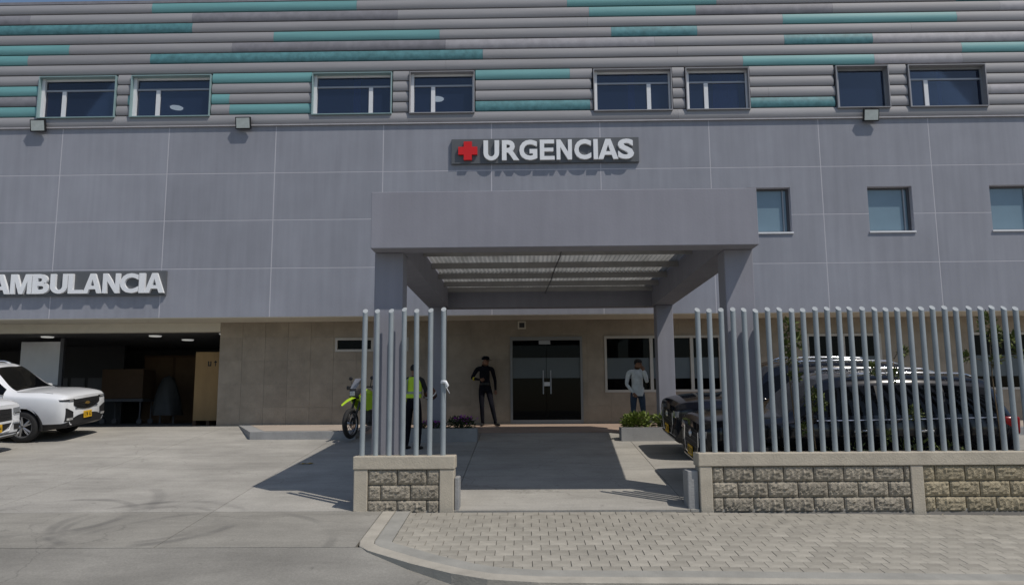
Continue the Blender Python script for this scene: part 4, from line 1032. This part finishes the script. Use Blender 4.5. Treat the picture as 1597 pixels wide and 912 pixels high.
# man in light shirt
m_shirt = M('light_shirt', (.60, .63, .64), .85, var=.22, scale=9, bump=.6, bscale=14, bdist=.03); m_jean = M('blue_jeans', (.035, .055, .09), .9, var=.25, scale=8, bump=.6, bscale=12, bdist=.03)
PMn = dict(b=1.05, pelvis=(0, 0, .89), chest=(0, -.01, 1.25), neck=(.01, .0, 1.43), head=(.03, -.02, 1.56), look=(.75, -.65, -.08), sleeve=1,
           sh_l=(-.19, .0, 1.375), el_l=(-.25, -.02, 1.10), wr_l=(-.12, -.12, .92), hand_l=(.5, -.3, -.8), sh_r=(.17, .0, 1.375), el_r=(.21, -.12, 1.14), wr_r=(.13, -.16, 1.37), hand_r=(-.25, .2, .9),
           hip_l=(-.09, 0, .87), kn_l=(-.11, -.02, .48), an_l=(-.12, .02, .085), hip_r=(.09, 0, .87), kn_r=(.12, -.03, .48), an_r=(.16, .0, .085))
mn = person('man in light long-sleeved shirt and blue jeans standing behind the green planter', (2.55, 18.45, gz(18.45)+.006), 0, PMn, [m_shirt, m_jean, m_skin, m_shoe])
b = MB(); b.lathe([(.150, -.10), (.158, .02), (.150, .10)], 20, 'z', (0, -.005, .93)); 
for i in range(len(b.v)): q = b.v[i]; b.v[i] = (q[0], -.005+(q[1]+.005)*.80, q[2])
b.build('shirt_hem', m_shirt, mn, smooth=True)
# rider seen from behind
m_vest = M('hi_vis_vest', (.52, .72, .04), .75, var=.12, scale=8); m_refl = M('reflective_tape', (.30, .32, .28), .4, var=.05)
PR = dict(b=1.0, pelvis=(0, 0, .90), chest=(0, -.02, 1.27), neck=(0, -.03, 1.45), head=(.0, -.05, 1.585), look=(-.15, -1, -.2), sleeve=1,
          sh_l=(-.18, 0, 1.39), el_l=(-.26, -.08, 1.12), wr_l=(-.14, -.22, 1.05), hand_l=(.3, -1, .1), sh_r=(.18, 0, 1.39), el_r=(.28, -.10, 1.13), wr_r=(.24, -.27, 1.02), hand_r=(-.2, -1, -.1),
          hip_l=(-.09, 0, .87), kn_l=(-.12, -.03, .48), an_l=(-.13, .02, .085), hip_r=(.09, 0, .87), kn_r=(.12, -.03, .48), an_r=(.14, .02, .085))
rd = person('person in yellow-green safety vest and black trousers seen from behind, beside the motorcycle', (-2.30, 16.35, gz(16.35)+.006), math.radians(180-18), PR, [M('dark_jacket', (.02, .02, .022), .85), m_blkc, m_skin, m_shoe])
v = MB(); ns = 20; prof = [(.172, .122, 1.02, 0), (.170, .124, 1.15, -.01), (.182, .135, 1.28, -.02), (.200, .115, 1.38, -.02), (.11, .085, 1.445, -.025)]
pts = []
for (rx, ry, z, oy) in prof:
    for k in range(ns): a = 2*math.pi*k/ns; pts.append((rx*math.cos(a), oy+ry*math.sin(a), z))
v.add(pts, [(i*ns+k, i*ns+(k+1) % ns, (i+1)*ns+(k+1) % ns, (i+1)*ns+k) for i in range(4) for k in range(ns)]); vo = v.build('vest', m_vest, rd, smooth=True)
v = MB(); pts = []
for (rx, ry, z, oy) in ((.174, .126, 1.10, -.008), (.174, .127, 1.15, -.011)):
    for k in range(ns): a = 2*math.pi*k/ns; pts.append((rx*math.cos(a), oy+ry*math.sin(a), z))
v.add(pts, [(k, (k+1) % ns, ns+(k+1) % ns, ns+k) for k in range(ns)]); v.build('reflective_band', m_refl, vo, smooth=True)
for s in (-1, 1): MB().tube([(s*.10, .112, 1.14), (s*.095, .118, 1.28), (s*.095, .10, 1.37), (s*.09, .02, 1.425)], .016, 6).build('reflective_band', m_refl, vo)
hm = MB(); pr = [(.001, .13), (.07, .115), (.115, .06), (.13, -.01), (.12, -.08), (.10, -.11)]
hm.lathe(pr, 20, 'z'); ho = thing('helmet', 'brown and white motorcycle helmet held under an arm', 'helmet', (-1.98, 16.42, gz(16.35)+1.13), (math.radians(25), math.radians(-35), .4))
hm.build('shell', M('helmet_brown', (.10, .03, .02), .3, var=.3, scale=6, coat=.5), ho, smooth=True)
MB().lathe([(.131, -.035), (.134, -.025), (.131, -.005)], 20, 'z').build('white_stripe', m_let, ho, smooth=True)
MB().lathe([(.10, -.105), (.118, -.115), (.10, -.125)], 20, 'z').build('rim_seal', m_plas, ho, smooth=True)
# ================================================================== MOTORCYCLE
hd = Vector((-.58, -.815, 0)); yaw = math.atan2(hd.y, hd.x)
fwp = Vector((-3.80, 17.42)); ctr = fwp-Vector((hd.x, hd.y))*.68
mc = thing('motorcycle', 'yellow-green and black adventure motorcycle parked beside the canopy column', 'motorcycle', (ctr.x, ctr.y, gz(ctr.y)), (0, 0, yaw))
m_lime = M('lime_paint', (.42, .62, .02), .3, var=.05, coat=.6); m_eng = M('engine_metal', (.06, .06, .062), .45, metal=.5, var=.2, scale=15)
def mwheel(x, r, w, steer, nm):
    Wm = bpy.data.objects.new(nm, None); COL.objects.link(Wm); Wm.parent = mc; Wm.location = (x, 0, r); Wm.rotation_euler = (0, 0, steer)
    pts = [(r-.05+.05*math.cos(a), w*math.sin(a)) for a in [2*math.pi*k/10 for k in range(11)]]
    MB().lathe(pts, 36, 'y').build('tyre', m_tyre, Wm, smooth=True)
    b = MB(); b.lathe([(r-.095, -.03), (r-.08, -.04), (r-.08, .04), (r-.095, .03), (r-.095, -.03)], 30, 'y'); b.lathe([(.001, -.07), (.035, -.07), (.035, .07), (.001, .07)], 12, 'y')
    for k in range(9): a = 2*math.pi*k/9; b.tube([(.03*math.cos(a), 0, .03*math.sin(a)), ((r-.09)*math.cos(a), 0, (r-.09)*math.sin(a))], .008, 5)
    b.build('rim', m_rim, Wm, smooth='auto')
    MB().lathe([(.06, .055), (.13, .055), (.13, .06), (.06, .06)], 24, 'y').build('brake_disc', m_chr, Wm); return Wm
fw_ = mwheel(.70, .33, .055, math.radians(22), 'wheel'); mwheel(-.68, .32, .07, 0, 'wheel')
for s in (1, -1): MB().tube([(.70, s*.09, .33), (.55, s*.09, .72), (.45, s*.09, 1.02)], [.022, .026, .024], 10).build('fork_leg', m_eng, mc, smooth=True)
b = MB(); v = []
for i in range(9):
    t = i/8; x = .98-.62*t; z = .80+.10*math.sin(t*2.6)-.10*(1-t)**2; wd = .03+.07*min(1, t*2)
    v += [(x, -wd, z), (x, 0, z+.03), (x, wd, z)]
b.add(v, [(3*i+k, 3*i+3+k, 3*i+4+k, 3*i+1+k) for i in range(8) for k in range(2)]); b.build('beak_fender', m_lime, mc, smooth=True)
MB().ball((.30, 0, .93), .20, 16, (1.35, .72, .75)).build('tank', m_lime, mc, smooth=True)
for s in (1, -1): MB().prism([(.56, .80), (.60, .93), (.40, 1.0), (.10, .86), (.18, .66), (.36, .60)], s*.15-.02, s*.15+.02).build('side_shroud', m_lime, mc)
MB().cbox(-.66, .12, -.13, .13, .80, .90, .04).build('seat', m_plas, mc, smooth=True)
MB().cbox(-.95, -.6, -.09, .09, .78, .88, .03).build('tail_unit', m_lime, mc)
MB().cbox(-.16, .32, -.13, .13, .30, .62, .05).build('engine', m_eng, mc)
MB().tube([(.28, .10, .45), (.34, .13, .30), (.0, .15, .26), (-.4, .16, .34), (-.85, .17, .50)], [.022, .022, .025, .05, .05], 10).build('exhaust', m_eng, mc, smooth=True)
MB().tube([(.45, 0, .98), (.2, 0, .62), (-.15, 0, .45), (-.68, 0, .33)], .035, 8).tube([(.1, 0, .80), (-.5, 0, .80), (-.2, 0, .42)], .025, 8).build('frame', m_eng, mc)
MB().cbox(.50, .66, -.12, .12, .86, 1.08, .04).build('headlight_cowl', m_plas, mc, smooth=True)
MB().cbox(.655, .675, -.08, .08, .92, 1.02, .01).build('headlight', m_lens2, mc)
b = MB(); b.add([(.62, -.12, 1.08), (.62, .12, 1.08), (.50, .10, 1.30), (.50, -.10, 1.30), (.56, -.0, 1.2)], [(0, 1, 2, 3)]); b.build('windscreen', glass('screen', (.5, .45, .35), .75, base=(.05, .04, .03)), mc)
MB().tube([(.36, -.40, 1.10), (.42, -.22, 1.12), (.46, 0, 1.06), (.42, .22, 1.12), (.36, .40, 1.10)], .014, 8).build('handlebar', m_plas, mc)
for s in (1, -1):
    MB().tube([(.40, s*.28, 1.12), (.42, s*.33, 1.28)], .008, 6).ball((.41, s*.34, 1.31), .055, 12, (.4, 1.1, .75)).build('mirror', m_plas, mc, smooth=True)
    MB().cbox(.36, .44, s*.40-.05, s*.40+.05, 1.06, 1.15, .02).build('hand_guard', m_plas, mc)
    MB().ball((.56, s*.17, .95), .028, 10, (1, 1, .8)).build('indicator', M('amber_lens', (.6, .2, .01), .3), mc, smooth=True)
MB().ball((-1.0, .10, .80), .04, 10, (1, 1, .8)).build('indicator', MATS['amber_lens'], mc, smooth=True)
# ================================================================== PLANTERS AND PLANTS
m_soil = M('soil', (.05, .035, .025), .95, var=.3, scale=20)
def planter(xa, xb, ya, yb, lab):
    zt = 1.065; t = .09
    root = thing('planter', lab, 'planter', ((xa+xb)/2, (ya+yb)/2, gz(ya)), group='concrete planters by the canopy columns')
    inv = Matrix.Translation(-Vector(root.location))
    outer_ = [(xa, ya), (xb, ya), (xb, yb), (xa, yb)]; inn = [(xa+t, ya+t), (xb-t, ya+t), (xb-t, yb-t), (xa+t, yb-t)]
    b = MB(); v = [(*p, .70) for p in outer_]+[(*p, zt) for p in outer_]+[(*p, zt) for p in inn]+[(*p, .8) for p in inn]
    b.add(v, [(i, (i+1) % 4, 4+(i+1) % 4, 4+i) for i in range(4)]+[(4+i, 4+(i+1) % 4, 8+(i+1) % 4, 8+i) for i in range(4)]+[(8+i, 8+(i+1) % 4, 12+(i+1) % 4, 12+i) for i in range(4)])
    o = b.build('trough', m_edge, root); o.matrix_parent_inverse = inv
    o = MB().box(xa+t, xb-t, ya+t, yb-t, .85, zt-.05).build('soil', m_soil, root); o.matrix_parent_inverse = inv
planter(-2.55, -1.06, 17.30, 17.70, 'grey planter of dark flowering plants at the rear column near the guard')
planter(2.02, 3.45, 17.25, 17.70, 'grey planter of light green shrubs at the rear column near the black cars')
def leaf_mat(name, col): 
    m = M(name, col, .55, var=.35, scale=14, spec=.4); return m
m_lg = leaf_mat('light_leaf', (.17, .22, .045)); m_dg = leaf_mat('dark_leaf', (.035, .055, .022)); m_pu = M('purple_petal', (.30, .04, .32), .6, var=.3, scale=20); m_mg = leaf_mat('mid_leaf', (.12, .15, .04))
m_stem = M('woody_stem', (.16, .12, .075), .9, var=.25, scale=15)
def leaves(b, c, rad, n, ln, flat=1.0, up=.3):
    for _ in range(n):
        d = Vector((rnd.gauss(0, 1), rnd.gauss(0, 1), rnd.gauss(0, 1))).normalized()*(rnd.random()**.45)
        p = Vector(c)+Vector((d.x*rad[0], d.y*rad[1], d.z*rad[2]))
        o = (Vector((d.x, d.y, d.z+up))+Vector((rnd.uniform(-.6, .6), rnd.uniform(-.6, .6), rnd.uniform(-.5, .5)))).normalized()
        s = o.cross(Vector((rnd.uniform(-1, 1), rnd.uniform(-1, 1), 1.2))).normalized(); nn = s.cross(o); L = ln*rnd.uniform(.6, 1.25); w_ = L*.26
        b.add([p, p+o*L*.45+s*w_+nn*L*.06, p+o*L, p+o*L*.45-s*w_+nn*L*.06, p+o*L*.5-nn*L*.03], [(0, 1, 4), (1, 2, 4), (2, 3, 4), (3, 0, 4)])
def shrub(label, loc, clumps, n, ln, mat, stems, flowers=None, name='shrub'):
    root = thing(name, label, 'shrub', loc)
    b = MB()
    for (c, r) in clumps: leaves(b, c, r, n, ln)
    o = b.build('foliage', mat, root, fixn=False); o['kind'] = 'stuff'
    s = MB()
    for pl in stems: s.tube(pl, [.012*(1-.6*i/len(pl)) for i in range(len(pl))], 6)
    if stems: s.build('stem', m_stem, root, smooth=True)
    if flowers:
        f = MB()
        for (c, r) in flowers: leaves(f, c, r, 110, .05, up=.8)
        o = f.build('blossom', m_pu, root, fixn=False); o['kind'] = 'stuff'
    return root
def sprout(n, rad, h): 
    return [[(0, 0, 0), (rnd.uniform(-.4, .4)*rad, rnd.uniform(-.4, .4)*rad, h*.5), (rnd.uniform(-1, 1)*rad, rnd.uniform(-1, 1)*rad, h*.95)] for _ in range(n)]
shrub('leafy light green shrub in the planter, left half below the man', (2.42, 17.48, 1.0), [((0, 0, .18), (.30, .16, .20)), ((-.15, 0, .15), (.22, .14, .16))], 520, .10, m_lg, sprout(7, .2, .28))
shrub('leafy light green shrub in the planter against the lit column', (3.03, 17.48, 1.0), [((0, 0, .16), (.32, .16, .18)), ((.12, 0, .19), (.22, .14, .17))], 480, .095, m_lg, sprout(7, .2, .25))
shrub('dark shrub with purple flowers in the planter near the guard', (-1.45, 17.5, 1.0), [((0, 0, .14), (.34, .15, .16))], 620, .075, m_dg, sprout(7, .25, .2), [((.1, -.04, .25), (.28, .14, .07))])
shrub('dark low shrub with few flowers in the planter behind the fence pipes', (-2.1, 17.5, 1.0), [((0, 0, .09), (.3, .14, .11))], 420, .06, m_dg, sprout(6, .25, .18), [((0, 0, .17), (.24, .12, .05))])
def sapling(label, x, y, h, clumps, lean):
    base = gz(y); root = thing('sapling', label, 'sapling', (x, y, base), group='thin saplings along the fence')
    s = MB(); top = (lean, 0, h)
    s.tube([(0, 0, 0), (lean*.2+.02, 0, h*.3), (lean*.6-.02, .01, h*.65), top], [.014, .011, .009, .005], 7)
    b = MB()
    for (dx, z, r) in clumps:
        f = z/h; a = (lean*f, 0, z-.12); s.tube([a, (dx*.6, rnd.uniform(-.05, .05), z-.03), (dx, rnd.uniform(-.06, .06), z)], [.006, .005, .003], 5)
        leaves(b, (dx, 0, z), (r, r*.7, r*1.25), int(120*r/.12), .08)
    s.build('trunk', m_stem, root, smooth=True); o = b.build('crown', m_mg, root, fixn=False); o['kind'] = 'stuff'
SP = 11.62
sapling('thin sapling with sparse leaves reaching the pipe tops beside the right column', 3.86, SP, 2.55, [(-.02, 2.45, .10), (.06, 2.25, .09), (-.03, 2.0, .08), (.02, 1.75, .07), (-.08, 2.2, .05)], -.06)
sapling('thin short sapling with a leaf tuft in front of the car windows', 4.12, SP+.05, 1.6, [(.02, 1.42, .11), (.12, 1.36, .08), (-.16, 1.0, .05)], .02)
sapling('thin sapling with leaf clusters near the tail of the black car', 6.72, SP, 2.6, [(-.02, 2.48, .12), (.08, 2.3, .10), (.05, 1.95, .06), (-.35, 2.0, .06), (.3, 2.25, .07), (.38, 2.05, .06)], .0)
sapling('thin sapling with scattered leaves in front of the rear car windows', 5.25, SP, 2.0, [(-.25, 1.85, .07), (.05, 1.75, .06), (.2, 2.1, .05), (.3, 1.2, .09), (-.1, .9, .06)], .06)
shrub('low green weed patch behind the long wall below the car doors', (5.55, SP, gz(SP)), [((0, 0, .62), (.38, .12, .22)), ((.5, 0, .55), (.25, .12, .25)), ((-.5, 0, .5), (.15, .1, .2))], 170, .075, m_mg, sprout(8, .4, .7), name='weed_patch')
shrub('low green weed patch behind the long wall near its first pillar', (4.25, SP, gz(SP)), [((0, 0, .5), (.3, .1, .25)), ((.45, 0, .55), (.12, .1, .28))], 110, .06, m_mg, sprout(7, .35, .65), name='weed_patch')
# ================================================================== IN THE AMBULANCE BAY
m_crate = M('crate_plywood', (.34, .22, .10), .8, var=.12, scale=3, vec=(1, 1, .3))
m_crd = M('dark_wood', (.10, .06, .035), .8, var=.15)
cr = thing('tall_crate', 'tall tan plywood crate with upright marks just inside the bay opening', 'crate', (-8.40, 21.45, 1.09))
MB().cbox(-.40, .40, -.35, .35, .12, 1.93, .008).build('box', m_crate, cr)
for xx in (-.36, .0, .36): MB().box(xx-.04, xx+.04, -.35, .35, 0, .119).build('skid', m_crd, cr)
MB().prism([(-.06, 1.68), (-.03, 1.68), (-.03, 1.58), (.0, 1.58), (.0, 1.68), (.03, 1.68), (.03, 1.55), (-.06, 1.55)], -.354, -.3505).build('cup_mark', m_txt, cr)
MB().prism([(.13, 1.55), (.15, 1.55), (.15, 1.64), (.19, 1.64), (.14, 1.70), (.09, 1.64), (.13, 1.64)], -.354, -.3505).build('arrow_mark', m_txt, cr)
c2 = thing('packing_case', 'brown packing case resting on a low trolley deep in the bay', 'crate', (-12.0, 24.0, 1.09))
MB().cbox(-.62, .62, -.4, .4, .75, 1.62, .01).build('box', m_crd, c2)
MB().box(-.65, .65, -.42, .42, .66, .74).build('trolley_deck', m_dgrey, c2)
for xx in (-.55, .55):
    for yy in (-.35, .35): MB().tube([(xx, yy, .66), (xx, yy, .1)], .025, 8).lathe([(.001, -.03), (.08, -.03), (.08, .03), (.001, .03)], 14, 'y', (xx, yy, .08)).build('caster_leg', m_dgrey, c2)
c3 = thing('wooden_cabinet', 'large dark wooden cabinet standing against the back of the bay', 'cabinet', (-11.3, 25.9, 1.09))
MB().cbox(-1.0, 1.0, -.4, .4, 0, 2.15, .01).build('carcass', m_crd, c3)
for xx in (-.5, .5): MB().cbox(xx-.46, xx+.46, -.425, -.402, .08, 2.08, .008).build('door', M('cabinet_door', (.14, .085, .045), .7, var=.15), c3)
c4 = thing('covered_equipment', 'bulky equipment under a pale plastic sheet beside the packing case', 'equipment', (-10.75, 23.9, 1.09))
b = MB(); v = []; ns = 18
for i, (r, z) in enumerate(((.42, .25), (.40, .5), (.34, .8), (.26, 1.1), (.16, 1.35), (.02, 1.42))):
    for k in range(ns): a = 2*math.pi*k/ns; rr = r*(1+.12*math.sin(5*a+i)+rnd.uniform(-.04, .04)); v.append((rr*math.cos(a), rr*.8*math.sin(a), z))
b.add(v, [(i*ns+k, i*ns+(k+1) % ns, (i+1)*ns+(k+1) % ns, (i+1)*ns+k) for i in range(5) for k in range(ns)]); b.build('plastic_sheet', M('pale_sheet', (.06, .062, .062), .5, var=.15), c4, smooth=True)
for xx in (-.2, .2): MB().tube([(xx, 0, .3), (xx, 0, 0)], .03, 8).build('leg', m_dgrey, c4)
# ================================================================== SMALL THINGS AND OVERHEAD LINES
for i, (yy, zz, ad) in enumerate(((5.0, 7.9, 'thicker topmost'), (5.15, 7.5, 'thin middle'), (5.1, 7.0, 'thin lowest'))):
    pts = [(x, yy, zz-.35*(1-(x/14.0)**2)) for x in [-14+2*k for k in range(15)]]
    tag(MB().tube(pts, .016 if i else .03, 6).build('overhead_cable', m_plas, smooth=True), ad+' black utility cable strung along the street above the pavement', 'cable', 'street cables')
b = MB(); 
for k in range(7): a = rnd.uniform(0, 6.28); p = Vector((-4.05+rnd.uniform(-.12, .12), 14.75+rnd.uniform(-.06, .06), gz(14.75)+.012)); d_ = Vector((math.cos(a), math.sin(a), .1))*.06; s_ = Vector((-d_.y, d_.x, 0))*.4; b.add([p-d_, p+s_+Vector((0, 0, .012)), p+d_, p-s_], [(0, 1, 2, 3)])
o = b.build('fallen_leaves', M('yellow_leaf', (.40, .26, .03), .7, var=.2), fixn=False); o['kind'] = 'stuff'; o['label'] = 'few yellow fallen leaves on the shaded concrete'; o['category'] = 'leaves'
